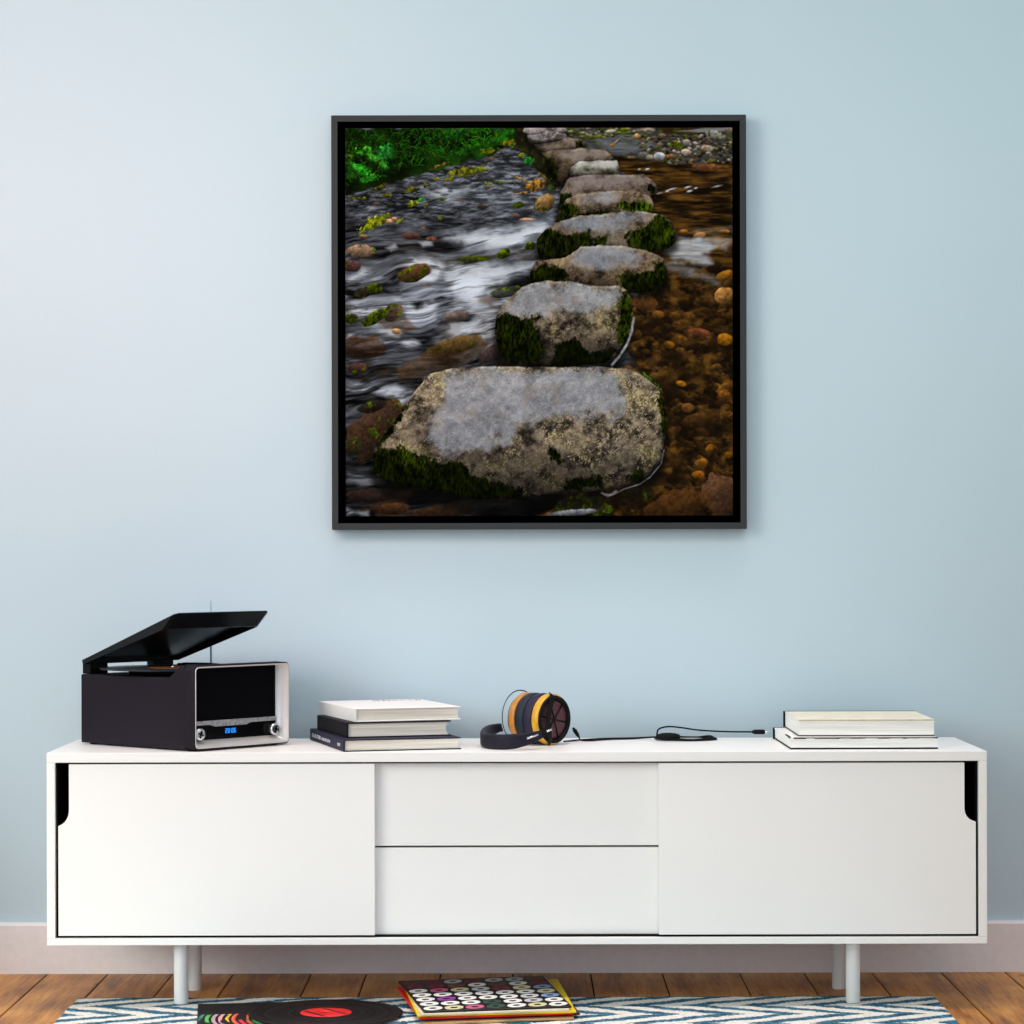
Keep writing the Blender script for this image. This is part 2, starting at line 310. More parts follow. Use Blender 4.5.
    stone([(559, 207), (561, 192), (566, 184), (571, 178), (586, 175), (644, 175), (652, 180), (657, 185), (657, 192), (651, 196), (640, 196), (600, 199), (568, 205), (560, 219)], [(572, 179), (588, 175), (642, 176), (648, 182), (610, 186), (575, 187)],
          moss=[([(558, 210), (561, 194), (572, 193), (576, 201), (560, 222)], .55), ([(648, 184), (657, 186), (655, 196), (648, 192)], .25)], topc=((112, 98, 92), (142, 130, 126)), frontc=((36, 28, 20), (96, 82, 70), (134, 120, 108)), dark=.5)
    stone([(556, 222), (560, 210), (567, 200), (577, 195), (600, 192), (620, 191), (637, 192), (650, 197), (654, 205), (654, 212), (640, 216), (600, 218), (566, 224)], [(585, 195), (610, 192), (620, 194), (618, 200), (605, 205), (582, 204)],
          moss=[([(556, 222), (562, 206), (574, 204), (582, 210), (570, 222)], .65), ([(620, 203), (632, 201), (640, 200), (652, 204), (654, 212), (636, 215), (620, 209)], 1.15), ([(576, 214), (612, 210), (620, 218), (580, 220)], .4)], topc=((120, 122, 126), (160, 160, 164)), frontc=((46, 38, 28), (116, 98, 78), (150, 132, 110)), dark=.4)
    stone([(537, 246), (538, 239), (546, 230), (557, 223), (580, 216), (601, 215), (620, 212), (636, 212), (650, 213), (662, 215), (671, 222), (676, 233), (676, 243), (668, 250), (656, 252), (640, 254), (600, 256), (566, 258), (541, 259)],
          [(556, 226), (580, 217), (625, 212), (645, 214), (636, 222), (620, 228), (600, 232), (575, 229)],
          moss=[([(537, 256), (538, 240), (548, 230), (570, 234), (590, 231), (594, 248), (570, 258), (541, 260)], .5), ([(626, 234), (645, 226), (660, 216), (672, 222), (677, 236), (674, 249), (656, 253), (630, 250)], .62), ([(655, 218), (668, 220), (675, 236), (664, 240)], .95), ([(594, 238), (608, 236), (606, 246), (596, 246)], .7)],
          topc=((92, 94, 100), (128, 130, 136), (156, 158, 164)), frontc=((34, 28, 20), (104, 90, 74), (150, 134, 116)), dark=.5)
    stone([(530, 283), (531, 272), (536, 262), (548, 260), (566, 258), (574, 252), (582, 247), (600, 246), (622, 246), (640, 250), (652, 253), (663, 259), (667, 270), (667, 283), (660, 291), (640, 293), (600, 292), (560, 288)],
          [(570, 262), (580, 249), (600, 247), (622, 247), (640, 253), (644, 259), (632, 264), (610, 268), (590, 270)],
          moss=[([(529, 284), (532, 270), (546, 264), (562, 268), (572, 276), (556, 285)], .45), ([(618, 276), (640, 274), (655, 270), (668, 272), (668, 286), (650, 295), (625, 293)], .5), ([(653, 262), (664, 262), (668, 284), (660, 284)], .6)],
          topc=((94, 95, 100), (128, 129, 134), (154, 155, 160)), frontc=((36, 28, 22), (112, 92, 72), (158, 138, 112)), dark=.62, lich=.15)
    stone([(496, 328), (497, 315), (502, 306), (510, 298), (522, 288), (533, 283), (548, 281), (573, 281.5), (590, 286), (606, 287), (620, 285), (627, 291), (632, 302), (634, 316), (632, 330), (627, 341), (618, 356), (602, 364), (570, 366), (530, 366), (508, 363), (499, 352), (497, 340)],
          [(508, 304), (522, 289), (548, 282), (574, 283), (592, 287), (618, 287), (625, 296), (620, 304), (600, 306), (575, 316), (555, 312), (535, 314), (520, 320), (508, 316)],
          moss=[([(496, 318), (506, 314), (520, 316), (540, 330), (546, 348), (540, 362), (510, 366), (496, 348)], .45), ([(619, 300), (627, 291), (635, 306), (634, 325), (626, 345), (617, 345), (618, 325)], .75), ([(555, 345), (575, 338), (590, 352), (600, 350), (616, 350), (604, 366), (550, 367)], .3), ([(520, 318), (545, 314), (545, 320), (528, 324)], .35)],
          topc=((90, 90, 92), (132, 132, 134), (170, 170, 172)), frontc=((28, 23, 19), (98, 85, 70), (164, 146, 120)), dark=.6, lich=.35)
    line([(634, 318), (632, 332), (627, 345), (620, 356), (612, 365)], 2.2, .75, rgb(205, 210, 216))
    rock(581, 508, 30, 13, 0, (44, 42, 26), .35)
    stone([(372, 462), (373, 452), (378, 442), (388, 430), (397, 418), (406, 404), (414, 393), (421, 385), (430, 374), (452, 368), (484, 366), (530, 367), (570, 367.5), (600, 367), (627, 369), (644, 376), (658, 388), (664, 402), (667, 420), (664, 442), (662, 459), (650, 474), (636, 483), (618, 488), (596, 491), (552, 493), (528, 497), (500, 499), (470, 499), (440, 491), (410, 486), (388, 482), (376, 473)],
          [(452, 369), (484, 367), (530, 368), (580, 368), (600, 369), (614, 374), (622, 386), (627, 402), (622, 414), (602, 418), (570, 414), (545, 418), (520, 428), (505, 440), (484, 449), (460, 452), (440, 448), (433, 432), (434, 416), (442, 400), (447, 384)],
          moss=[([(371, 466), (374, 452), (384, 448), (400, 447), (420, 455), (440, 461), (462, 463), (474, 474), (500, 482), (524, 488), (520, 498), (472, 502), (430, 490), (388, 484)], .42), ([(396, 446), (408, 450), (424, 458), (430, 468), (404, 466)], .75), ([(660, 394), (668, 408), (669, 432), (663, 440), (660, 420)], .7), ([(548, 452), (556, 448), (564, 460), (560, 466), (552, 458)], .35), ([(626, 476), (640, 470), (646, 478), (634, 486)], .4), ([(564, 478), (600, 476), (604, 488), (566, 490)], .3), ([(394, 420), (404, 404), (408, 408), (396, 430), (380, 446), (376, 446)], .6)],
          topc=((92, 92, 96), (130, 131, 135), (172, 172, 174)), frontc=((36, 31, 26), (108, 96, 80), (166, 148, 120)), fr=.26, dark=.62, lich=.75)
    leaf(650, 379, 9, 2, 38, (80, 120, 20)); leaf(660, 390, 5, 1.6, 60, (50, 84, 16))
    rock(575, 512, 24, 3.2, -4, (150, 154, 166), 0, .15)
    line([(664, 450), (661, 464), (650, 477), (640, 484), (624, 489), (612, 495), (604, 494)], 1.1, .5, rgb(170, 174, 182))
    line([(616, 491), (608, 496), (602, 493)], 2.0, .55, rgb(170, 174, 184))
    # fine photographic grain and a little sharpening
    img = np.clip(img, 0, 1)
    bl = img.copy(); bl[1:-1, 1:-1] = (img[:-2, 1:-1] + img[2:, 1:-1] + img[1:-1, :-2] + img[1:-1, 2:] + img[1:-1, 1:-1]) / 5
    img = np.clip(img + .9 * (img - bl), 0, 1)
    return img


PI = math.pi
scn = bpy.context.scene
COL = scn.collection
F, CX, CY, DW, HC = 2600.0, 518.0, 550.0, 5.619, 0.912   # focal length in px, principal point, camera-to-wall distance, eye height


def pt(px, py, D):
    return Vector(((px - CX) * D / F, D - DW, HC - (py - CY) * D / F))


def on_plane(px, py, z):
    D = (HC - z) * F / (py - CY)
    return Vector(((px - CX) * D / F, D - DW, z))


# ------------------------------------------------------------------ materials
def lin(c):
    return tuple((v / 12.92 if v <= .04045 else ((v + .055) / 1.055) ** 2.4) for v in [x / 255 for x in c])


def mat(name, col, rough=.5, metal=0., spec=.5, emit=None, estr=1., bump=0., bscale=200., mottle=0., mscale=8., coat=0.):
    m = bpy.data.materials.new(name); m.use_nodes = True
    nt = m.node_tree; b = nt.nodes['Principled BSDF']
    c = lin(col) + (1,)
    b.inputs['Base Color'].default_value = c
    b.inputs['Roughness'].default_value = rough
    b.inputs['Metallic'].default_value = metal
    b.inputs['Specular IOR Level'].default_value = spec
    b.inputs['Coat Weight'].default_value = coat
    if emit:
        b.inputs['Emission Color'].default_value = lin(emit) + (1,)
        b.inputs['Emission Strength'].default_value = estr
    tc = nt.nodes.new('ShaderNodeTexCoord')
    if mottle:
        n = nt.nodes.new('ShaderNodeTexNoise'); n.inputs['Scale'].default_value = mscale; n.inputs['Detail'].default_value = 5
        nt.links.new(tc.outputs['Object'], n.inputs['Vector'])
        mr = nt.nodes.new('ShaderNodeMapRange'); mr.inputs[1].default_value = .3; mr.inputs[2].default_value = .7
        mr.inputs[3].default_value = 1 - mottle; mr.inputs[4].default_value = 1 + mottle
        nt.links.new(n.outputs['Fac'], mr.inputs[0])
        vm = nt.nodes.new('ShaderNodeVectorMath'); vm.operation = 'SCALE'; vm.inputs[0].default_value = c[:3]
        nt.links.new(mr.outputs[0], vm.inputs['Scale'])
        nt.links.new(vm.outputs[0], b.inputs['Base Color'])
    if bump:
        n = nt.nodes.new('ShaderNodeTexNoise'); n.inputs['Scale'].default_value = bscale; n.inputs['Detail'].default_value = 4
        nt.links.new(tc.outputs['Object'], n.inputs['Vector'])
        bp = nt.nodes.new('ShaderNodeBump'); bp.inputs['Strength'].default_value = bump; bp.inputs['Distance'].default_value = .002
        nt.links.new(n.outputs['Fac'], bp.inputs['Height']); nt.links.new(bp.outputs[0], b.inputs['Normal'])
    return m


class G:
    """tiny node-graph helper"""
    def __init__(s, m): s.nt = m.node_tree; s.b = s.nt.nodes['Principled BSDF']
    def n(s, t, **k):
        o = s.nt.nodes.new(t)
        for a, v in k.items(): setattr(o, a, v)
        return o
    def l(s, a, b): s.nt.links.new(a, b)
    def val(s, x, sock):
        if isinstance(x, (int, float)): sock.default_value = x
        else: s.l(x, sock)
    def m(s, op, a, b=0., c=0.):
        o = s.n('ShaderNodeMath', operation=op)
        s.val(a, o.inputs[0]); s.val(b, o.inputs[1]); s.val(c, o.inputs[2])
        return o.outputs[0]
    def mix(s, f, a, b):
        o = s.n('ShaderNodeMix', data_type='RGBA')
        s.val(f, o.inputs[0])
        for x, k in ((a, 6), (b, 7)):
            if isinstance(x, tuple): o.inputs[k].default_value = lin(x) + (1,)
            else: s.l(x, o.inputs[k])
        return o.outputs[2]
    def ramp(s, f, stops):
        o = s.n('ShaderNodeValToRGB'); e = o.color_ramp.elements
        while len(e) < len(stops): e.new(.5)
        for q, (p, c) in zip(e, stops): q.position = p; q.color = lin(c) + (1,)
        s.l(f, o.inputs[0]); return o.outputs[0]
    def noise(s, v, scale, detail=4, rough=.5):
        o = s.n('ShaderNodeTexNoise'); o.inputs['Scale'].default_value = scale; o.inputs['Detail'].default_value = detail
        o.inputs['Roughness'].default_value = rough; s.l(v, o.inputs['Vector']); return o.outputs['Fac']
    def obj(s): return s.n('ShaderNodeTexCoord').outputs['Object']
    def xyz(s, v):
        o = s.n('ShaderNodeSeparateXYZ'); s.l(v, o.inputs[0]); return o.outputs
    def comb(s, x, y, z):
        o = s.n('ShaderNodeCombineXYZ')
        for a, i in ((x, 0), (y, 1), (z, 2)): s.val(a, o.inputs[i])
        return o.outputs[0]
    def bump(s, h, st, d):
        o = s.n('ShaderNodeBump'); o.inputs['Strength'].default_value = st; o.inputs['Distance'].default_value = d
        s.l(h, o.inputs['Height']); s.l(o.outputs[0], s.b.inputs['Normal'])


# ------------------------------------------------------------------ mesh helpers
def box(bm, x0, x1, y0, y1, z0, z1, bev=0., seg=2, mi=0):
    t = bmesh.new()
    vs = [t.verts.new(p) for p in ((x0, y0, z0), (x1, y0, z0), (x1, y1, z0), (x0, y1, z0), (x0, y0, z1), (x1, y0, z1), (x1, y1, z1), (x0, y1, z1))]
    for f in ((0, 3, 2, 1), (4, 5, 6, 7), (0, 1, 5, 4), (1, 2, 6, 5), (2, 3, 7, 6), (3, 0, 4, 7)): t.faces.new([vs[i] for i in f])
    if bev: bmesh.ops.bevel(t, geom=t.edges[:], offset=bev, segments=seg, affect='EDGES', profile=.6)
    merge(bm, t, mi)


def merge(bm, t, mi=0, M=None):
    t.verts.index_update()
    vs = [bm.verts.new(M @ v.co if M else v.co) for v in t.verts]
    for f in t.faces:
        q = bm.faces.new([vs[v.index] for v in f.verts]); q.material_index = mi; q.smooth = f.smooth
    t.free()


def prism(bm, pts, axis, a, b, bev=0., seg=2, mi=0):
    """closed polygon extruded between a and b along axis 'x', 'y' or 'z'"""
    t = bmesh.new()
    mk = {'x': lambda p, k: (k, p[0], p[1]), 'y': lambda p, k: (p[0], k, p[1]), 'z': lambda p, k: (p[0], p[1], k)}[axis]
    A = [t.verts.new(mk(p, a)) for p in pts]; B = [t.verts.new(mk(p, b)) for p in pts]; n = len(pts)
    t.faces.new(A); t.faces.new(B[::-1])
    for i in range(n): t.faces.new((A[i], B[i], B[(i + 1) % n], A[(i + 1) % n]))
    bmesh.ops.recalc_face_normals(t, faces=t.faces[:])
    if bev: bmesh.ops.bevel(t, geom=t.edges[:], offset=bev, segments=seg, affect='EDGES', profile=.6, clamp_overlap=True)
    merge(bm, t, mi)


def loops(bm, rings, close_a=False, close_b=False, mi=0, smooth=True, wrap=False):
    L = [[bm.verts.new(p) for p in r] for r in rings]
    n = len(L[0]); pairs = list(zip(L[:-1], L[1:])) + ([(L[-1], L[0])] if wrap else [])
    for A, B in pairs:
        for i in range(n):
            f = bm.faces.new((A[i], A[(i + 1) % n], B[(i + 1) % n], B[i])); f.smooth = smooth; f.material_index = mi
    if close_a: f = bm.faces.new(L[0][::-1]); f.material_index = mi
    if close_b: f = bm.faces.new(L[-1]); f.material_index = mi


def lathe(bm, prof, o=(0, 0, 0), axis=(0, 0, 1), n=48, close_a=True, close_b=True, mi=0, smooth=True, wrap=False):
    """profile of (s along axis, radius)"""
    o = Vector(o); q = Vector(axis).normalized().to_track_quat('Z', 'Y')
    loops(bm, [[o + q @ Vector((r * math.cos(2 * PI * k / n), r * math.sin(2 * PI * k / n), s)) for k in range(n)] for s, r in prof], close_a, close_b, mi, smooth, wrap)


def spline(pts, m=8):
    P = [Vector(p) for p in pts]; P = [2 * P[0] - P[1]] + P + [2 * P[-1] - P[-2]]; out = []
    for i in range(1, len(P) - 2):
        a, b, c, d = P[i - 1:i + 3]
        for k in range(m):
            t = k / m
            out.append(.5 * (2 * b + (c - a) * t + (2 * a - 5 * b + 4 * c - d) * t * t + (3 * b - a - 3 * c + d) * t ** 3))
    return out + [P[-2]]


def sweep(bm, path, sect, up=(0, 0, 1), mi=0, smooth=True):
    """sweep a section (list of (side, up) offsets) along a path"""
    up = Vector(up); R = []
    for i, p in enumerate(path):
        t = (path[min(i + 1, len(path) - 1)] - path[max(i - 1, 0)]).normalized()
        s = t.cross(up)
        s = s.normalized() if s.length > 1e-5 else Vector((1, 0, 0))
        u = s.cross(t)
        R.append([p + s * a + u * b for a, b in sect])
    loops(bm, R, True, True, mi, smooth)


def circ(r, n=8): return [(r * math.cos(2 * PI * k / n), r * math.sin(2 * PI * k / n)) for k in range(n)]


def rrect(x0, x1, z0, z1, r, n=6):
    P = []
    for cx, cz, a in ((x1 - r, z1 - r, 0), (x0 + r, z1 - r, 90), (x0 + r, z0 + r, 180), (x1 - r, z0 + r, 270)):
        for k in range(n + 1):
            t = math.radians(a + 90 * k / n); P.append((cx + r * math.cos(t), cz + r * math.sin(t)))
    return P


def obj(name, bm, mats, parent=None, local=True):
    """one mesh object; local=False: the mesh was laid out in world space, move it into its parent's frame"""
    bmesh.ops.recalc_face_normals(bm, faces=bm.faces[:])
    me = bpy.data.meshes.new(name); bm.to_mesh(me); bm.free()
    for m in (mats if isinstance(mats, (list, tuple)) else [mats]): me.materials.append(m)
    o = bpy.data.objects.new(name, me); COL.objects.link(o)
    if parent:
        o.parent = parent
        if not local: me.transform(world(parent).inverted())
    return o


def world(o):
    m = Matrix.LocRotScale(o.location, o.rotation_euler, o.scale)
    return world(o.parent) @ m if o.parent else m


def thing(name, label, cat, loc=(0, 0, 0), rz=0., group=None):
    o = bpy.data.objects.new(name, None); COL.objects.link(o); o.empty_display_size = .05
    o.location = loc; o.rotation_euler = (0, 0, rz)
    return tag(o, label, cat, group)


def tag(o, label, cat, group=None):
    o['label'] = label; o['category'] = cat
    if group: o['group'] = group
    return o


def struct(o, label=None):
    o['kind'] = 'structure'
    if label: o['label'] = label
    return o


# ------------------------------------------------------------------ palette
M_white = mat('white_lacquer', (244, 244, 242), .38, bump=.03, bscale=300)
M_leg = mat('white_powder_coat', (226, 227, 226), .45)
M_shade = mat('interior_shade_paint', (14, 14, 16), .8, spec=.1)  # near-black paint puts the cabinet's inner shade into the colour
M_frame = mat('grey_frame_paint', (54, 57, 59), .6, spec=.12)
M_black = mat('black_recess', (2, 2, 2), .95, spec=0.)
M_plum = mat('plum_black_vinyl', (31, 26, 34), .6, spec=.12, bump=.08, bscale=700)
M_silver = mat('silver_bezel', (214, 212, 208), .32, metal=.35)
M_grille = mat('black_speaker_cloth', (8, 7, 10), .9, spec=.05, bump=.15, bscale=900)
M_gloss = mat('black_gloss_panel', (4, 4, 5), .25, spec=.12)
M_strip = mat('brushed_trim', (168, 168, 170), .4, metal=.6, mottle=.35, mscale=160)
M_chrome = mat('chrome', (226, 226, 228), .16, metal=.9)
M_lid = mat('smoked_lid', (13, 13, 15), .28, spec=.25)
M_rubber = mat('black_rubber', (9, 9, 11), .6, spec=.15)
M_display = mat('blue_led', (10, 90, 180), .5, emit=(30, 150, 255), estr=1.0)
M_ant = mat('grey_metal_rod', (120, 136, 146), .4, metal=.3)
M_navy = mat('navy_leather', (29, 27, 38), .55, spec=.18, bump=.15, bscale=500)
M_pad = mat('ear_pad_leather', (38, 46, 58), .55, spec=.2, bump=.12, bscale=400)
M_padl = mat('ear_pad_leather_plum', (46, 42, 62), .55, spec=.2, bump=.12, bscale=400)
M_yellow = mat('yellow_wood', (222, 168, 38), .35, mottle=.22, mscale=60, coat=.3)
M_orange = mat('orange_wood', (196, 132, 52), .35, mottle=.2, mscale=60, coat=.3)
M_maroon = mat('maroon_mesh', (78, 34, 40), .6, mottle=.5, mscale=220, bump=.3, bscale=500)
M_page = mat('book_pages', (226, 222, 210), .85, spec=.1)
M_pagew = mat('white_book_pages', (236, 236, 232), .85, spec=.1)
M_wcover = mat('white_book_cover', (240, 239, 236), .5)
M_bcover = mat('black_book_cover', (22, 19, 24), .6, spec=.12)
M_ncover = mat('navy_book_cover', (36, 35, 56), .55, spec=.15, mottle=.2, mscale=40)
M_ink = mat('white_ink', (214, 214, 220), .6)
M_ink2 = mat('grey_ink', (84, 84, 86), .6)
M_cream = mat('cream_book_cover', (228, 223, 206), .7, spec=.15, mottle=.06, mscale=22)
M_olive = mat('olive_edge', (176, 168, 118), .7, mottle=.3, mscale=60)
M_torn = mat('torn_dark_edge', (58, 50, 40), .8, mottle=.6, mscale=70)
M_base = mat('baseboard_paint', (232, 226, 225), .6, spec=.2, mottle=.03, mscale=60)

for m_ in (M_page, M_pagew):                       # fine leaf lines on the page edges
    g = G(m_); v = g.xyz(g.obj())
    wv = g.comb(g.m('MULTIPLY', v[0], 4.), g.m('MULTIPLY', v[1], 4.), g.m('MULTIPLY', v[2], 420.))
    fac = g.noise(wv, 1., 3)
    c = lin((242, 238, 226) if m_ is M_page else (246, 246, 243)); d = lin((212, 205, 190) if m_ is M_page else (222, 221, 214))
    mx = g.n('ShaderNodeMix', data_type='RGBA'); mx.inputs[6].default_value = d + (1,); mx.inputs[7].default_value = c + (1,)
    g.l(g.m('SMOOTHSTEP', fac, .3, .6) if False else g.m('MULTIPLY_ADD', fac, 2.6, -.75), mx.inputs[0])
    mx.clamp_factor = True
    g.l(mx.outputs[2], g.b.inputs['Base Color'])

# ------------------------------------------------------------------ the room
M_wall = mat('pale_blue_wall_paint', (190, 211, 221), .9, spec=.15, bump=.02, bscale=180, mottle=.006, mscale=3)
bm = bmesh.new(); box(bm, -3.6, 3.6, 0, .12, -.02, 3.0)
struct(obj('wall_back', bm, M_wall), 'pale blue painted wall behind the sideboard')
bm = bmesh.new()
prism(bm, [(0, 0), (-.014, 0), (-.014, .104), (-.010, .1095), (0, .1095)], 'x', -3.6, 3.6)
struct(obj('baseboard_back', bm, M_base), 'pale grey painted baseboard along the blue wall')

bm = bmesh.new(); box(bm, -1.74, -1.60, -.92, 0, 0, .62); struct(obj('shade_wall_left', bm, M_wall), 'low pale blue wall out of view, added to shade the back wall')  # added unseen wall, blocks window light from the back wall's lower left
M_wood = mat('oak_floor_boards', (150, 100, 58), .42, spec=.35)
g = G(M_wood); v = g.xyz(g.obj()); rnd = g.n('ShaderNodeNewGeometry').outputs['Random Per Island']
off = g.m('MULTIPLY', rnd, 37.)
gv = g.comb(g.m('MULTIPLY_ADD', v[0], 22., off), g.m('MULTIPLY_ADD', v[1], 2.2, off), 0.)
gn = g.noise(gv, 1., 7, .62)
gf = g.noise(g.comb(g.m('MULTIPLY_ADD', v[0], 160., off), g.m('MULTIPLY_ADD', v[1], 9., off), 0.), 1., 4, .6)
bl = g.noise(g.comb(g.m('MULTIPLY_ADD', v[0], 7., off), g.m('MULTIPLY_ADD', v[1], 5., off), 0.), 1., 3)
t = g.m('ADD', g.m('MULTIPLY', gn, .56), g.m('MULTIPLY', gf, .40))
t = g.m('ADD', t, g.m('MULTIPLY_ADD', bl, .36, -.15))
t = g.m('ADD', t, g.m('MULTIPLY_ADD', rnd, .12, -.06))
c = g.ramp(t, [(.28, (80, 42, 14)), (.42, (152, 94, 38)), (.55, (196, 132, 58)), (.72, (224, 168, 90))])
kn = g.n('ShaderNodeTexVoronoi'); kn.inputs['Scale'].default_value = 1.; g.l(g.comb(g.m('MULTIPLY_ADD', v[0], 9., off), g.m('MULTIPLY_ADD', v[1], 5., off), 0.), kn.inputs['Vector'])
kf = g.m('MULTIPLY', g.m('LESS_THAN', kn.outputs['Distance'], .10), .6)
c = g.mix(kf, c, (56, 28, 12))
g.l(c, g.b.inputs['Base Color']); g.bump(gf, .12, .002)
M_gap = mat('dark_board_gap', (26, 17, 11), .9, spec=.1)
edges = [(p - CX) * DW / F for p in (47.6, 108, 172.6, 233, 311, 366, 440, 512, 589.5, 661, 738, 802, 870, 939, 1003)]
while edges[0] > -3.5: edges.insert(0, edges[0] - .146)
while edges[-1] < 3.5: edges.append(edges[-1] + .146)
bm = bmesh.new(); R = random.Random(4)
box(bm, -3.6, 3.6, -6.6, .0, -.05, -.004, mi=1)
for a, b in zip(edges[:-1], edges[1:]):
    y = 0.
    first = True
    while y > -6.5:
        L = R.uniform(1.1, 2.2) if not first else R.uniform(1.3, 2.2); first = False
        box(bm, a + .0016, b - .0016, max(y - L, -6.6) + .0008, y - .0008, -.02, 0., .0012, 1)
        y -= L
struct(obj('floor', bm, [M_wood, M_gap]), 'brown oak board floor running towards the wall')

# ------------------------------------------------------------------ framed stream print
E_PIC = np.array([1.12, 1.07, 1.03])
yf, D_f = -.04, DW - .04
x0, x1 = (332 - CX) * D_f / F, (747 - CX) * D_f / F
z0, z1 = HC - (529.3 - CY) * D_f / F, HC - (115 - CY) * D_f / F
pic = thing('framed_picture', 'square framed print of stepping stones in a stream on the blue wall', 'picture', ((x0 + x1) / 2, 0, (z0 + z1) / 2))
fw = .0135
for q in (((x0, z0), (x1, z0), (x1 - fw, z0 + fw), (x0 + fw, z0 + fw)), ((x0, z1), (x1, z1), (x1 - fw, z1 - fw), (x0 + fw, z1 - fw)),
          ((x0, z0), (x0, z1), (x0 + fw, z1 - fw), (x0 + fw, z0 + fw)), ((x1, z0), (x1, z1), (x1 - fw, z1 - fw), (x1 - fw, z0 + fw))):
    bm = bmesh.new(); prism(bm, q, 'y', yf, -.001, .0006, 1)
    cx_, cz_ = (x0 + x1) / 2, (z0 + z1) / 2
    for f in bm.faces:
        if abs(f.normal.y) < .3:
            c_ = f.calc_center_median()
            if abs(c_.x - cx_) < (x1 - x0) / 2 - fw + .002 and abs(c_.z - cz_) < (z1 - z0) / 2 - fw + .002 and c_.y > yf + .004: f.material_index = 1
    obj('frame_rail', bm, [M_frame, M_black], pic, False)
bm = bmesh.new(); box(bm, x0 + fw, x1 - fw, -.010, -.002, z0 + fw, z1 - fw)
obj('backing_board', bm, M_black, pic, False)
D_c = DW - .034
cx0, cx1 = (346 - CX) * D_c / F, (733 - CX) * D_c / F
cz0, cz1 = HC - (516 - CY) * D_c / F, HC - (128 - CY) * D_c / F
art = paint_stream(1.3)
Hh, Ww = art.shape[:2]
lin_art = np.where(art <= .04045, art / 12.92, ((art + .055) / 1.055) ** 2.4) / E_PIC
gx = np.linspace(cx0, cx1, Ww); gz = np.linspace(cz1, cz0, Hh)
VX, VZ = np.meshgrid(gx, gz)
co = np.stack([VX, np.full_like(VX, -.034), VZ], -1).reshape(-1, 3) - np.array(pic.location)
idx = np.arange(Hh * Ww).reshape(Hh, Ww)
quads = np.stack([idx[1:, :-1], idx[1:, 1:], idx[:-1, 1:], idx[:-1, :-1]], -1).reshape(-1, 4)
me = bpy.data.meshes.new('print')
me.vertices.add(len(co)); me.vertices.foreach_set('co', co.ravel().astype(np.float32))
me.loops.add(quads.size); me.loops.foreach_set('vertex_index', quads.ravel().astype(np.int32))
me.polygons.add(len(quads)); me.polygons.foreach_set('loop_start', (np.arange(len(quads)) * 4).astype(np.int32))
me.update(calc_edges=True)
ca = me.color_attributes.new('ink', 'FLOAT_COLOR', 'POINT')
ca.data.foreach_set('color', np.concatenate([np.clip(lin_art, 0, 1).reshape(-1, 3), np.ones((Hh * Ww, 1))], 1).ravel().astype(np.float32))
M_print = mat('stream_print_ink', (128, 128, 128), .9, spec=0.)
g = G(M_print); at = g.n('ShaderNodeVertexColor', layer_name='ink'); g.l(at.outputs['Color'], g.b.inputs['Base Color'])
me.materials.append(M_print)
pr = bpy.data.objects.new('print', me); COL.objects.link(pr); pr.parent = pic
bm = bmesh.new(); box(bm, cx0, cx1, -.0335, -.010, cz0, cz1)
obj('canvas', bm, M_black, pic, False)

# ------------------------------------------------------------------ sideboard
def sx(p): return (p - CX) / 505.
def sz(p): return HC - (p - CY) / 505.
yF, yB = -.470, -.089
XL, XR, ZT, ZB = sx(46), sx(986.5), .512, sz(944.6)
sb = thing('sideboard', 'long low white sideboard with sliding doors standing on round legs', 'sideboard', (0, (yF + yB) / 2, 0))
bm = bmesh.new(); box(bm, XL, XR, yF, yB, ZT - .0195, ZT, .0012); obj('top_panel', bm, M_white, sb, False)
bm = bmesh.new(); box(bm, XL, XR, yF, yB, ZB, ZB + .0135, .0012); obj('bottom_panel', bm, M_white, sb, False)
for a, b in ((XL, sx(54.3)), (sx(978.3), XR)):
    bm = bmesh.new(); box(bm, a, b, yF, yB, ZB + .0137, ZT - .0197, .0010); obj('side_panel', bm, M_white, sb, False)
ia, ib, iz0, iz1 = sx(54.3) + .0003, sx(978.3) - .0003, ZB + .0139, ZT - .0199
bm = bmesh.new()  # thin dark lining added to stand in for shade inside
t_ = .003
box(bm, ia, ib, yB - .012, yB - .002, iz0, iz1)
box(bm, ia, ia + t_, yF + .012, yB - .012, iz0, iz1); box(bm, ib - t_, ib, yF + .012, yB - .012, iz0, iz1)
box(bm, ia, ib, yF + .012, yB - .012, iz1 - t_, iz1); box(bm, ia, ib, yF + .012, yB - .012, iz0, iz0 + t_)
o = obj('interior_shade_lining', bm, M_shade, sb, False); o['label'] = 'inside of the cabinet with its shade painted dark'
for xx in (sx(374), sx(658)):
    bm = bmesh.new(); box(bm, xx - .008, xx + .008, yF + .05, yB - .014, iz0 + t_, iz1 - t_); obj('divider', bm, M_shade, sb, False)
zt, zb = sz(763.7), sz(935.2)
def bez(a, b, c, n=8):
    return [((1 - t) ** 2 * a[0] + 2 * t * (1 - t) * b[0] + t * t * c[0], (1 - t) ** 2 * a[1] + 2 * t * (1 - t) * b[1] + t * t * c[1]) for t in [k / n for k in range(n + 1)]]
ld = [(sx(68), zt)] + bez((sx(68), sz(809)), (sx(68), sz(821.5)), (sx(57.3), sz(825.5))) + [(sx(57.3), zb), (sx(374), zb), (sx(374), zt)]
rd = [(sx(964.3), zt)] + bez((sx(964.3), sz(809)), (sx(964.3), sz(820)), (sx(975.6), sz(823))) + [(sx(975.6), zb), (sx(658.3), zb), (sx(658.3), zt)]
for p in (ld, rd):
    bm = bmesh.new(); prism(bm, p, 'y', yF + .003, yF + .019, .0009, 2); obj('sliding_door', bm, M_white, sb, False)
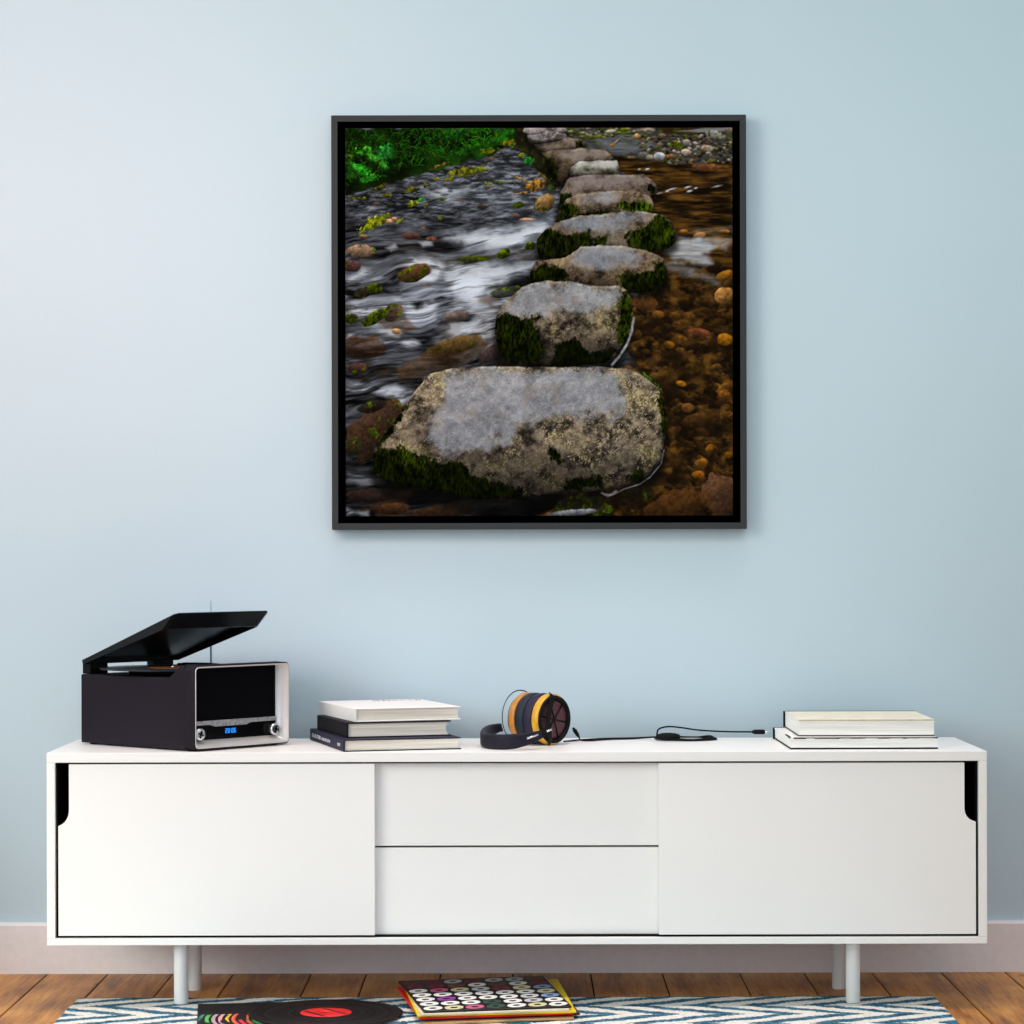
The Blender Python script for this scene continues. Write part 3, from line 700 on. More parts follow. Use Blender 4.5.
for a, b in ((zt, sz(846.8)), (sz(848.8), zb - .0012)):
    bm = bmesh.new(); box(bm, sx(376.2) - .02, sx(656.6) + .02, yF + .0225, yF + .040, b, a, .0009); obj('drawer', bm, M_white, sb, False)
RUG = .0065
for px, D, zz in ((180.3, 5.20, RUG), (852, 5.20, RUG), (193.8, 5.40, 0), (838, 5.40, 0)):
    bm = bmesh.new(); r = .0143
    lathe(bm, [(zz, r * .93), (zz + .0015, r), (ZB - .006, r), (ZB - .006, r * 1.25), (ZB - .0002, r * 1.25)], ((px - CX) * D / F, D - DW, 0), n=32, smooth=True)
    o = obj('leg', bm, M_leg, sb, False)
    md = o.modifiers.new('split', 'EDGE_SPLIT'); md.split_angle = math.radians(40)

# ------------------------------------------------------------------ record player
ang = math.radians(49)
rp = thing('record_player', 'black retro record player and radio with its lid raised', 'record player', (-.643, -.459, ZT), ang)
PW, PD, PH = .262, .350, .171
bm = bmesh.new()
prism(bm, [(.028, .003), (PD, .003), (PD, .145), (.078, .145), (.040, PH), (.028, PH)], 'x', 0, PW, .004, 3)
def ring(y, i, r, e=(0, 0, 0, 0)):
    return [(p[0], y, p[1]) for p in rrect(i + e[0], PW - i - e[1], .003 + i + e[2], PH - i - e[3], r)]
loops(bm, [ring(.031, .0004, .010), ring(.002, .0, .011), ring(0., .0016, .010), ring(0, .0024, .0095), ring(.030, .0026, .009)], False, False, 0)
obj('body', bm, M_plum, rp)
bm = bmesh.new()
inn = (.0005, .0175, .013, .0015)
loops(bm, [ring(.004, .0025, .0095), ring(-.0006, .0025, .0095), ring(-.0012, .0034, .009), ring(-.0006, .0046, .008), ring(.020, .0050, .0035, inn), ring(.026, .0050, .0035, inn)], False, False, 0)
obj('bezel', bm, M_silver, rp)
fx0, fx1, fz0, fz1 = .0052, PW - .005 - .0172, .003 + .005 + .0128, PH - .0064
fw_ = fx1 - fx0
bm = bmesh.new(); box(bm, fx0, fx1, .0195, .027, .058, fz1); obj('speaker_grille', bm, M_grille, rp)
bm = bmesh.new(); box(bm, fx0, fx1, .0190, .027, fz0, .0575); cp = obj('control_panel', bm, M_gloss, rp)
bm = bmesh.new()
prism(bm, [(fx0, .059), (fx1, .059), (fx1, .0505), (fx0 + .70 * fw_, .0505), (fx0 + .64 * fw_, .0465), (fx0 + .28 * fw_, .0465), (fx0 + .22 * fw_, .0505), (fx0, .0505)], 'y', .0165, .0189, .0006, 1)
obj('trim_strip', bm, M_strip, rp)
for kx in (fx0 + .060 * fw_ + .004, fx0 + .950 * fw_):
    bm = bmesh.new(); lathe(bm, [(0, .0105), (.010, .0124), (.0125, .0116), (.0135, .0080), (.0125, .0066)], (kx, .0189, .0335), (0, -1, 0), 32)
    kb = obj('knob', bm, M_chrome, rp)
    bm = bmesh.new()
    for k in range(4):
        a = math.radians(90 * k + 20)
        t = bmesh.new(); box(t, -.0011, .0011, -.0007, .0009, .0012, .0080)
        merge(bm, t, 0, Matrix.Translation((kx, .0052, .0335)) @ Matrix.Rotation(a, 4, 'Y'))
    lathe(bm, [(0, .0022), (.001, .0020)], (kx, .0054, .0335), (0, -1, 0), 16)
    obj('knob_mark', bm, M_gloss, kb)
# seven-segment clock
SEG = {'0': 'abcdef', '2': 'abged', '6': 'afgedc'}
def digit(bm, ch, x, z, w, h, t):
    R_ = {'a': (x, x + w, z + h - t, z + h), 'd': (x, x + w, z, z + t), 'g': (x, x + w, z + h / 2 - t / 2, z + h / 2 + t / 2),
          'f': (x, x + t, z + h / 2, z + h), 'b': (x + w - t, x + w, z + h / 2, z + h), 'e': (x, x + t, z, z + h / 2), 'c': (x + w - t, x + w, z, z + h / 2)}
    for s_ in SEG[ch]:
        a, b, c_, d_ = R_[s_]; box(bm, a, b, .0186, .0190, c_, d_)
bm = bmesh.new(); zx = fx0 + .405 * fw_
for ch in '20':
    digit(bm, ch, zx, .0315, .0052, .0095, .0015); zx += .0068
for zz in (.0335, .0375): box(bm, zx, zx + .0014, .0186, .0190, zz, zz + .0014)
zx += .0030
for ch in '06':
    digit(bm, ch, zx, .0315, .0052, .0095, .0015); zx += .0068
o = obj('clock_display', bm, M_display, cp); o['label'] = 'blue glowing clock digits'
bm = bmesh.new(); lathe(bm, [(.1451, .090), (.1545, .092), (.1555, .090)], (.131, .2125, 0), n=48); pl = obj('platter', bm, M_rubber, rp)
bm = bmesh.new(); lathe(bm, [(.1554, .0030), (.161, .0029), (.162, .0018)], (.131, .2125, 0), n=16); obj('spindle', bm, M_chrome, pl)
bm = bmesh.new()
sweep(bm, [Vector(p) for p in ((.238, .30, .160), (.236, .22, .1615), (.222, .160, .1610))], circ(.0024), mi=0)
lathe(bm, [(.1451, .014), (.156, .013), (.161, .008)], (.238, .305, 0), n=24)
box(bm, .216, .226, .142, .160, .1595, .1630, .001)
obj('tonearm', bm, M_lid, rp)
for a in (.030, .205):
    bm = bmesh.new(); lw = .028 if a < .1 else .034
    box(bm, a - .020, a + lw, PD - .018, PD + .006, .1452, .1680, .0015); obj('hinge', bm, M_rubber, rp)
for a, b in ((.02, .03), (PW - .02, .03), (.02, PD - .02), (PW - .02, PD - .02)):
    bm = bmesh.new(); lathe(bm, [(0., .009), (.0032, .009)], (a, b, 0), n=20); obj('foot', bm, M_rubber, rp)
# raised lid, built flat from its hinge line and then tilted
th = math.radians(19.3); LL, LH, SL = .309, .021, .044
bm = bmesh.new()
def lidpt(x, t, f):       # t: from hinge towards the front, f: share of the skirt's depth below the lid's top face
    n = f * (.010 + .012 * min(1, t / LL))
    return (x, PD - .004 - t * math.cos(th) - n * math.sin(th), .1745 + t * math.sin(th) - n * math.cos(th))
def lring(f, d):
    xs = (.0 + d, PW - d); t0, t1 = .0 + d, LL - SL * f - d
    c = .008
    return [lidpt(xs[0], t0, f), lidpt(xs[1], t0, f), lidpt(xs[1], t1 - c, f), lidpt(xs[1] - c, t1, f), lidpt(xs[0] + c, t1, f), lidpt(xs[0], t1 - c, f)]
loops(bm, [lring(0, .003), lring(.09, 0), lring(1., .0), lring(1., .003), lring(.25, .003)], True, True, 0, False)
obj('lid', bm, M_lid, rp)
bm = bmesh.new()
lathe(bm, [(.0, .0022), (.155, .0021), (.1552, .0010), (.205, .0009), (.2055, .0007)], (PW + .0026, .242, .088), n=12)
box(bm, PW - .001, PW + .005, .237, .247, .085, .100, .001)
obj('antenna', bm, M_ant, rp)

# grooved vinyl
def vinyl_mat(name, tint):
    m = mat(name, tint, .34, spec=.22)
    g = G(m); v = g.xyz(g.obj())
    r = g.m('SQRT', g.m('ADD', g.m('MULTIPLY', v[0], v[0]), g.m('MULTIPLY', v[1], v[1])))
    w = g.m('SINE', g.m('MULTIPLY', r, 2 * PI / .0042))
    band = g.noise(g.comb(g.m('MULTIPLY', r, 90.), 0., 0.), 1., 3)
    g.l(g.m('MULTIPLY_ADD', band, .5, .12), g.b.inputs['Roughness'])
    c = g.mix(g.m('MULTIPLY_ADD', w, .5, .5), tuple(int(k * .45) for k in tint), tuple(min(255, int(k * 1.5)) for k in tint))
    g.l(c, g.b.inputs['Base Color'])
    g.bump(g.m('ADD', w, g.m('MULTIPLY', band, 1.2)), .25, .0006)
    return m
M_vinyl = vinyl_mat('grooved_black_vinyl', (9, 9, 12))
M_vinyl_sheen = vinyl_mat('grooved_vinyl_grey_sheen', (58, 64, 70))  # grey-blue tint paints the sheen into the record's colour
M_label = mat('red_record_label', (228, 22, 24), .5)
g = G(M_label); v = g.xyz(g.obj())
d = g.m('ADD', g.m('MULTIPLY', v[0], .80), g.m('MULTIPLY', v[1], .60))
b1 = g.m('LESS_THAN', g.m('ABSOLUTE', g.m('SUBTRACT', d, .020)), .0035)
b2 = g.m('LESS_THAN', g.m('ABSOLUTE', g.m('ADD', d, .026)), .0045)
r_ = g.m('SQRT', g.m('ADD', g.m('MULTIPLY', v[0], v[0]), g.m('MULTIPLY', v[1], v[1])))
k_ = g.m('MULTIPLY', g.m('MAXIMUM', b1, b2), g.m('LESS_THAN', r_, .046))
g.l(g.mix(k_, (228, 22, 24), (30, 8, 8)), g.b.inputs['Base Color'])
M_labelo = mat('orange_record_label', (190, 110, 40), .6)


def vinyl(label, loc, mv, ml, group=None):
    t = thing('vinyl_record', label, 'vinyl record', loc)
    bm = bmesh.new(); r = .1505
    lathe(bm, [(.0, r - .0012), (.0008, r), (.0018, r - .0004), (.0022, r - .002), (.0020, r - .006), (.0020, .056), (.0023, .0525), (.0023, .0035), (0, .0035)], n=128, close_a=False, close_b=False, wrap=True)
    obj('disc', bm, mv, t)
    bm = bmesh.new(); lathe(bm, [(.0023, .050), (.0027, .0498), (.0027, .0037), (.0023, .0037)], n=64, close_a=False, close_b=False, wrap=True)
    o = obj('centre_label', bm, ml, t)
    return t, o
M_rpw = world(rp)
vinyl('vinyl record with painted grey sheen lying on the platter under the raised lid', M_rpw @ Vector((.131, .2125, .1556)), M_vinyl_sheen, M_labelo)

# ------------------------------------------------------------------ books
def book(label, loc, rz, W, Dp, T, cover, pages, spine, cov_t=.0022, group=None, top=None, bottom=None, over=.004, concave=.006, name='book'):
    """local x along the edge that faces the room, y away from it; spine 'left' or 'back'"""
    t = thing(name, label, 'book', loc, rz, group)
    top = top or cover; bottom = bottom or cover
    bm = bmesh.new()
    if spine == 'left':
        R_ = 8; xe = W - over
        prof = [(cov_t, cov_t), (xe, cov_t)] + [(xe - concave * math.sin(PI * k / R_), cov_t + (T - 2 * cov_t) * k / R_) for k in range(1, R_)] + [(xe, T - cov_t), (cov_t, T - cov_t)]
        prism(bm, prof, 'y', over, Dp - over)
    else:
        R_ = 8; ye = over
        prof = [(Dp - cov_t, cov_t), (ye, cov_t)] + [(ye + concave * math.sin(PI * k / R_), cov_t + (T - 2 * cov_t) * k / R_) for k in range(1, R_)] + [(ye, T - cov_t), (Dp - cov_t, T - cov_t)]
        prism(bm, prof, 'x', over, W - over)
    obj('page_block', bm, pages, t)
    bm = bmesh.new(); box(bm, 0, W, 0, Dp, 0, cov_t, .0006, 1); obj('cover_board', bm, bottom, t)
    bm = bmesh.new(); box(bm, 0, W, 0, Dp, T - cov_t, T, .0006, 1); tb = obj('cover_board', bm, top, t)
    bm = bmesh.new()
    if spine == 'left': box(bm, -.0012, cov_t, 0, Dp, .0002, T - .0002, .0008, 2)
    else: box(bm, -.0035, W, Dp - cov_t, Dp + .0012, .0002, T + .0008, .0008, 2)
    sp = obj('spine', bm, cover, t)
    return t, sp, tb

GL = 'books stacked beside the record player'
GR = 'books stacked at the right end of the sideboard'
b1, sp1, _ = book('navy book with white spine lettering, bottom of the stack beside headphones', (-.3460, -.4600, ZT), math.radians(15.6), .240, .345, .0240, M_ncover, M_page, 'left', group=GL, top=M_ncover, concave=.0025)
bm = bmesh.new(); R = random.Random(11)
ink = []
y = .345 - .024                                   # small white lettering along the spine, read from the back to the front
for cnt, hgt, wd in ((7, .0075, .0135), (8, .0060, .0105), (0, 0, 0), (3, .006, .0095)):
    if cnt == 0: y = .058; continue
    for k in range(cnt):
        w = wd * R.uniform(.8, 1.1); z = .0085
        kind = R.randint(0, 3)
        bm = bmesh.new()
        box(bm, -.0017, -.0011, y - .0024, y, z, z + hgt)
        if kind != 1: box(bm, -.0017, -.0011, y - w + .003, y - .0022, z + hgt - .002, z + hgt)
        if kind != 2: box(bm, -.0017, -.0011, y - w + .003, y - .0022, z, z + .002)
        if kind in (0, 3): box(bm, -.0017, -.0011, y - w + .003, y - w + .0054, z + .0001, z + hgt - .0001)
        ink.append(bm); y -= w + .001
    y -= .008
for nm_, part in (('spine_title', ink[:15]), ('spine_mark', ink[15:])):
    bm = bmesh.new()
    for q_ in part: merge(bm, q_)
    o = obj(nm_, bm, M_ink, sp1); o['label'] = 'small white lettering'
book('black book with thick cream pages in the middle of the stack beside headphones', (-.3425, -.411, ZT + .0241), math.radians(17.5), .216, .262, .0305, M_bcover, M_page, 'left', group=GL, concave=.0065)
b3, _, tb3 = book('white book on top of the stack between record player and headphones', (-.3270, -.395, ZT + .0547), math.radians(19), .222, .285, .0270, M_wcover, M_page, 'left', group=GL, concave=.001)
bm = bmesh.new(); R = random.Random(5)
xx = .108
for k, (w, dk) in enumerate(((.014, 1), (.016, 1), (.011, 0), (.012, 0), (.009, 0), (.012, 1))):
    box(bm, xx, xx + .0035, .242, .262, .0270, .0273, mi=0 if dk else 1)
    box(bm, xx + w - .004, xx + w, .242, .262, .0270, .0273, mi=0 if dk else 1)
    if k % 2 == 0: box(bm, xx + .0035, xx + w - .004, .250, .254, .0270, .0273, mi=0 if dk else 1)
    else: box(bm, xx + .0035, xx + w - .004, .258, .262, .0270, .0273, mi=0 if dk else 1)
    xx += w + .006
M_ink3 = mat('pale_grey_ink', (176, 176, 176), .6)
obj('cover_lettering', bm, [M_ink2, M_ink3], tb3)
bb, bsp, bbc = book('large book with black covers and white pages, bottom of the right-hand pair', (.5440, -.4215, ZT), math.radians(.7), .2955, .290, .0236, M_bcover, M_pagew, 'back', cov_t=.0034, group=GR, top=M_wcover, over=.0008, concave=.001)
bm = bmesh.new(); R = random.Random(6)             # ragged dark edge of the upper board
xk = .006
while xk < .292:
    w = R.uniform(.006, .03); h_ = R.uniform(.0008, .0030)
    box(bm, xk, min(xk + w, .2953), -.0009, .004, .0236 - h_, .0239); xk += w * .98
for k in range(10):
    box(bm, -.0006, .004, .006 + .009 * k, .0155 + .009 * k, .0236 - .0003 - .0024 * (1 - k / 10), .0238)
obj('worn_edge', bm, M_torn, bbc)
tb, _, tbc = book('cream covered book on top of the pair at the sideboard right end', (.5635, -.388, ZT + .0242), 0., .274, .268, .0335, M_bcover, M_pagew, 'back', cov_t=.0022, group=GR, top=M_cream, bottom=M_torn, over=.0010, concave=.0008)
bm = bmesh.new(); box(bm, -.0002, .2742, -.0006, .0010, .0313, .0332, .0003, 1); obj('worn_edge', bm, M_olive, tbc)

# ------------------------------------------------------------------ headphones
A = math.radians(48)
nrm = Vector((math.sin(A), -math.cos(A), 0))
Df = 5.325
fc = Vector(((554.9 - CX) * Df / F, Df - DW, ZT + .0529))
hp = thing('headphones', 'black headphones with yellow wooden cups lying on the sideboard', 'headphones', (fc.x - .03, fc.y, ZT))
KR = 1.03
def cup(sign):
    def lathe(bm, prof, *a, **k): globals()['lathe'](bm, [(s_, r_ * KR) for s_, r_ in prof], *a, **k)
    ax = -nrm if sign == 0 else nrm
    o0 = fc if sign == 0 else fc - nrm * .088
    bm = bmesh.new()
    lathe(bm, [(.006, .0405), (.000, .0410), (-.0015, .0435), (.000, .0468), (.004, .0478), (.020, .0475), (.021, .046), (.0225, .046), (.0225, .030), (.006, .030)], o0, ax, 64, False, False, wrap=True)
    c = obj('ear_cup', bm, M_rubber, hp, False)
    bm = bmesh.new(); lathe(bm, [(.0035, .0474), (.0042, .0495), (.007, .0510), (.017, .0512), (.0192, .0505), (.0196, .0476)], o0, ax, 64, False, False)
    o = obj('wooden_ring', bm, M_yellow if sign == 0 else M_orange, c, False); o['label'] = 'polished yellow wooden ring'
    bm = bmesh.new(); lathe(bm, [(.0050, .0407), (.0042, .034), (.0036, .020), (.0035, .004)], o0, ax, 64, True, True)
    o = obj('grille', bm, M_maroon, c, False); o['label'] = 'dark red mesh grille'
    q = Vector(ax).to_track_quat('Z', 'Y')
    bm = bmesh.new()
    for k in range(3):
        dv = (q @ Vector((math.cos(1.25 + k * PI / 3), math.sin(1.25 + k * PI / 3), 0))) * .0400
        p = o0 + ax * .0030
        sweep(bm, [p - dv, p, p + dv], circ(.0016, 6), up=tuple(ax))
    obj('grille_spoke', bm, M_rubber, c, False)
    bm = bmesh.new()
    lathe(bm, [(.0215, .044), (.0222, .0485), (.0250, .0510), (.034, .0514), (.0415, .0502), (.0432, .0478), (.0437, .044), (.0436, .028), (.022, .028)], o0, ax, 64, False, False, wrap=True)
    obj('ear_pad', bm, M_padl if sign == 0 else M_pad, c, False)
cup(0); cup(1)
# yoke strap across the outer cup, slider block and pins
yb = bmesh.new()
out = nrm * .007
hz = Vector((math.cos(A), math.sin(A), 0))          # horizontal direction in the cup's face
def onface(px, py, d=.005): return fc + hz * ((px - 554.9) / 327.) + Vector((0, 0, (720.2 - py) / 489.)) + nrm * d
path = spline([onface(551.4, 694.3, -.003), onface(550.6, 697, .0035), onface(548.0, 707, .005), onface(546.0, 718, .005), onface(545.6, 729, .005), onface(547.5, 738, .0045), onface(550.5, 744.2, -.002)], 6)
sweep(yb, path, [(-.0062, -.0012), (.0062, -.0012), (.0062, .0012), (-.0062, .0012)], up=tuple(nrm), smooth=False)
obj('yoke', yb, M_rubber, hp, False)
bm = bmesh.new()
p0 = pt(536.0, 736.2, 5.235); p1 = pt(549.5, 730.2, 5.262)
sweep(bm, [p0, p0.lerp(p1, .3), p0.lerp(p1, .7), p1], [(-.004, -.0075), (.004, -.0075), (.004, .0075), (-.004, .0075)], smooth=False)
obj('slider_block', bm, M_rubber, hp, False)
for a_, b_ in ((pt(526.5, 738.6, 5.1915), pt(537.5, 734.8, 5.206)), (pt(546.0, 731.6, 5.238), pt(551.2, 729.4, 5.246))):
    bm = bmesh.new(); sweep(bm, [a_, b_], circ(.0021, 10)); obj('slider_pin', bm, M_chrome, hp, False)
bm = bmesh.new()
o0 = fc - nrm * .098 + Vector((0, 0, .0026))
lathe(bm, [(-.0012, .0538), (0., .0550), (.0012, .0538), (0., .0526)], o0, nrm, 64, False, False, wrap=True)
obj('yoke', bm, M_rubber, hp, False)
hb = [(540.0, .5410, 5.222), (528, .5345, 5.207), (512, .5290, 5.200), (497, .5275, 5.212), (486.8, .5275, 5.240), (483.0, .5290, 5.285), (484.6, .5330, 5.335), (490.5, .5390, 5.378), (500.0, .5440, 5.400)]
path = spline([Vector(((p - CX) * D / F, D - DW, z)) for p, z, D in hb], 6)
sec = [(a, b) for a, b in rrect(-.0065, .0065, -.0152, .0152, .006, 4)]
bm = bmesh.new()
n_ = len(path); R_ = []
up = Vector((0, 0, 1))
for i, p in enumerate(path):
    t = (path[min(i + 1, n_ - 1)] - path[max(i - 1, 0)]).normalized(); s = t.cross(up).normalized(); u = s.cross(t)
    k = min(1., .55 + .45 * math.sin(PI * min(1, max(0, i / (n_ - 1)))) * 1.5)
    R_.append([p + s * a * (.6 + .4 * k) + u * b * k for a, b in sec])
loops(bm, R_, True, True)
obj('headband', bm, M_navy, hp, False)
bm = bmesh.new()
e0 = path[-1]; e1 = fc - nrm * .098 + Vector((-.0375, .010, -.030))
sweep(bm, [e0, e0.lerp(e1, .5) + Vector((0, 0, .002)), e1], circ(.0035, 8)); obj('slider_block', bm, M_rubber, hp, False)
# cable, coil and plugs
tz = ZT + .0022
def tp(px, py, z=tz): return on_plane(px, py, z)
def cable(pts, r=.0017):
    bm = bmesh.new(); sweep(bm, spline(pts, 6), circ(r, 8)); return bm
cb = obj('cable', cable([fc + Vector((.018, .012, -.046)), Vector((.106, -.205, tz)), Vector((.135, -.170, tz)), Vector((.185, -.138, tz)), Vector((.235, -.128, tz)), Vector((.285, -.140, tz + .003))]), M_rubber, hp, False)
plug_t = pt(573.0, 728.5, 5.43); plug_b = pt(578.6, 737.2, 5.42)
obj('cable', cable([plug_b, Vector((.1300, -.205, tz + .002)), Vector((.150, -.196, tz)), Vector((.190, -.160, tz)), Vector((.240, -.140, tz)), Vector((.290, -.150, tz + .004))]), M_rubber, hp, False)
bm = bmesh.new(); ax = (plug_t - plug_b)
lathe(bm, [(0, .0022), (ax.length * .35, .0040), (ax.length * .8, .0046), (ax.length * .82, .0030), (ax.length, .0030), (ax.length * 1.05, .0024)], plug_b, ax, 16); obj('connector', bm, M_rubber, cb, False)
cc = Vector(((685 - CX) * 5.47 / F, 5.47 - DW, 0))
R = random.Random(8)
pts = []
for k in range(4):
    for q in range(12):
        a = 2 * PI * q / 12 + PI
        ea = .0650 - .0030 * k + R.uniform(-.0008, .0008); eb = .050 - .0034 * k
        x = ea * math.cos(a); y_ = eb * math.sin(a)
        w = max(0, -math.cos(a))
        z = tz + .0004 * k + .0050 * w * (.2 + k / 4) + (.0012 * k if math.cos(a) > .8 else 0)
        pts.append(cc + Vector((x, y_, z)))
bm = bmesh.new(); sweep(bm, spline(pts, 4), circ(.0017, 6)); obj('cable_coil', bm, M_rubber, cb, False)
bm = bmesh.new()                                  # strap wound around one end of the coil
prof = [(-.026 + .052 * k / 12, .0014 + .0068 * math.sqrt(max(0, 1 - (k / 6 - 1) ** 2)) + (.0005 if k % 2 else 0)) for k in range(13)]
lathe(bm, prof, cc + Vector((-.038, -.036, ZT + .0091)), (1, 0, 0), 24); obj('cable_wrap', bm, M_rubber, cb, False)
s0 = pt(752.5, 732.4, 5.46)
obj('cable', cable([cc + Vector((-.060, .004, tz + .006)), cc + Vector((-.056, .004, .534)), cc + Vector((-.036, .004, .5395)), cc + Vector((-.008, .004, .5372)), cc + Vector((.030, .002, .5320)), cc + Vector((.085, 0, .5290)), s0]), M_rubber, hp, False)
bm = bmesh.new()
lathe(bm, [(-.002, .0018), (0, .0036), (.004, .0050), (.024, .0050), (.0245, .0040)], s0, (1, 0, 0), 16); o = obj('jack_plug', bm, M_rubber, cb, False)
bm = bmesh.new()
lathe(bm, [(.0246, .0030), (.0300, .0030), (.0302, .0019), (.0318, .0023), (.0335, .0008)], s0, (1, 0, 0), 16); obj('jack_tip', bm, M_chrome, cb, False)

# ------------------------------------------------------------------ rug
M_rug = mat('woven_chevron_rug', (236, 234, 224), .95, spec=.05)
g = G(M_rug); ob = g.obj(); v = g.xyz(ob)
hp_ = .098
yy = g.m('DIVIDE', g.m('ADD', v[1], .343 + .004), hp_)
tri = g.m('PINGPONG', yy, 1.)
wob = g.m('MULTIPLY_ADD', g.noise(ob, 16., 3), .05, -.025)
ph = g.m('DIVIDE', g.m('ADD', g.m('ADD', v[0], wob), g.m('MULTIPLY', tri, .185)), .118)
fr = g.m('FRACT', g.m('ADD', ph, 40.))
tn = g.noise(ob, 150., 3, .7)
dd = g.m('ADD', g.m('ABSOLUTE', g.m('SUBTRACT', fr, .5)), g.m('MULTIPLY_ADD', tn, .52, -.26))
teal = g.m('MAXIMUM', g.m('LESS_THAN', dd, .225), g.m('GREATER_THAN', g.m('ADD', v[1], g.m('MULTIPLY', tn, .008)), -.3455))
tc_ = g.mix(g.m('MULTIPLY_ADD', g.noise(ob, 90., 3, .7), 3., -1.), (20, 58, 82), (88, 146, 174))
cr = g.mix(g.m('MULTIPLY_ADD', g.noise(ob, 120., 3, .7), 2.5, -.75), (226, 222, 210), (255, 254, 250))
g.l(g.mix(teal, cr, tc_), g.b.inputs['Base Color'])
g.bump(g.noise(ob, 420., 3, .7), .8, .004)
bm = bmesh.new()
nx, ny = 210, 60
rx0, rx1, ry0, ry1 = -.893, .842, -1.35, -.3432
R = random.Random(2)
t = bmesh.new(); box(t, rx0, rx1, ry0, ry1, .0003, RUG - .0012, .0015, 2)
bmesh.ops.subdivide_edges(t, edges=[e for e in t.edges if e.calc_length() > .5], cuts=60, use_grid_fill=True)
for v_ in t.verts:
    if v_.co.z > .003: v_.co.z += R.uniform(-.0004, .0008)
    if abs(v_.co.y - ry1) < .002: v_.co.y += .003 * math.sin(v_.co.x * 23) + R.uniform(-.0015, .0015)
    if abs(v_.co.x - rx0) < .002: v_.co.x += R.uniform(-.002, .002)
merge(bm, t)
tag(obj('area_rug', bm, M_rug), 'cream and teal chevron woven rug on the wooden floor', 'rug')

# ------------------------------------------------------------------ records on the rug
M_rain = mat('black_sleeve_with_rainbow_arcs', (12, 12, 16), .45, spec=.3)
g = G(M_rain); v = g.xyz(g.n('ShaderNodeTexCoord').outputs['Object'])
ax_ = g.m('SUBTRACT', v[0], .245); ay_ = g.m('ADD', v[1], .02)
rr = g.m('SQRT', g.m('ADD', g.m('MULTIPLY', ax_, ax_), g.m('MULTIPLY', ay_, ay_)))
q_ = g.m('DIVIDE', g.m('SUBTRACT', rr, .138), .105)
hue = g.ramp(q_, [(.0, (20, 150, 70)), (.16, (225, 40, 60)), (.34, (240, 60, 70)), (.5, (235, 205, 50)), (.66, (225, 130, 205)), (.82, (90, 200, 80)), (1., (60, 130, 150))])
lines = g.m('GREATER_THAN', g.m('FRACT', g.m('MULTIPLY', rr, 78.)), .42)
nz = g.m('GREATER_THAN', g.noise(g.comb(g.m('MULTIPLY', rr, 40.), g.m('MULTIPLY', v[1], 9.), 0.), 1., 3), .46)
rng_ = g.m('MULTIPLY', g.m('GREATER_THAN', q_, -.08), g.m('LESS_THAN', q_, 1.))
wedge = g.m('LESS_THAN', g.m('ABSOLUTE', g.m('ADD', v[1], .02)), .055)
msk = g.m('MULTIPLY', g.m('MULTIPLY', lines, nz), g.m('MULTIPLY', rng_, wedge))
rings_ = g.m('MULTIPLY', g.m('GREATER_THAN', g.m('FRACT', g.m('MULTIPLY', rr, 78.)), .6), .06)
g.l(g.mix(msk, g.mix(rings_, (9, 9, 13), (90, 100, 130)), hue), g.b.inputs['Base Color'])
zs = RUG + .0008
bl_ = on_plane(197, 1004.5, zs)
t = bmesh.new(); box(t, 0, .315, -.315 + .157, .157, 0, .0028, .0006, 1)
sl = obj('record_sleeve', t, M_rain); sl.location = (bl_.x + .157 * math.sin(math.radians(6.5)), bl_.y - .157, zs); sl.rotation_euler = (0, 0, math.radians(6.5))
tag(sl, 'black sleeve with rainbow coloured arcs lying under the loose vinyl record', 'record sleeve')
rc = on_plane(325, 1012.2, zs + .005)
fl, flab = vinyl('black vinyl record with a red label lying on the rug', (rc.x, rc.y, zs + .0031), M_vinyl, M_label)

# stack of album sleeves
S_mats = {k: mat('sleeve_' + k, c, .4, spec=.35, mottle=mo, mscale=18) for k, c, mo in (
    ('black', (10, 10, 13), 0), ('yellow', (240, 214, 26), .08), ('red', (214, 24, 22), .1), ('cream', (228, 216, 190), .15),
    ('maroon', (58, 20, 26), .3), ('tan', (190, 150, 104), .35), ('pinkwhite', (236, 220, 214), .1))}
GS = 'album sleeves stacked on the rug'
ZK = RUG + .0008
def sleeve(label, corners, z, thick, m, edge=None):
    """corners: photo pixels of back-left, back-right, front-right, front-left of the top face"""
    zt_ = z + thick
    P = [on_plane(px, py, zt_) for px, py in corners]
    c = sum(P, Vector()) / 4
    t = bmesh.new(); prism(t, [(p.x - c.x, p.y - c.y) for p in P], 'z', 0, thick, .0006, 1)
    if edge:
        for f in t.faces:
            if abs(f.normal.z) < .5: f.material_index = 1
    o = obj('record_sleeve', t, [m, edge] if edge else m); o.location = (c.x, c.y, z)
    return tag(o, label, 'record sleeve', GS), P
th_ = [.0042, .0042, .0040, .0042, .0040, .0036]
z_ = [ZK]
for q in th_: z_.append(z_[-1] + q + .0001)
sleeve('tan and white sleeve at the bottom of the album stack', [(404, 990), (560, 984), (573, 1017.4), (424, 1023)], z_[0], th_[0], S_mats['pinkwhite'], S_mats['tan'])
sleeve('dark maroon sleeve second from the bottom of the album stack', [(405, 985), (552, 980), (579, 1013), (421, 1019)], z_[1], th_[1], S_mats['maroon'])
sleeve('red sleeve peeking out to the left under the album stack', [(395.8, 986.5), (545, 980), (572.5, 1012.6), (418.5, 1017.3)], z_[2], th_[2], S_mats['red'])
sleeve('yellow sleeve peeking out on the right below the cream one in the stack', [(402, 983), (556.8, 979), (575.2, 1010.8), (416.5, 1014.8)], z_[3], th_[3], S_mats['yellow'])
sleeve('cream sleeve directly beneath the sleeve with printed rings', [(402, 981), (545, 977), (568.5, 1009.0), (419.5, 1013.6)], z_[4], th_[4], S_mats['cream'])
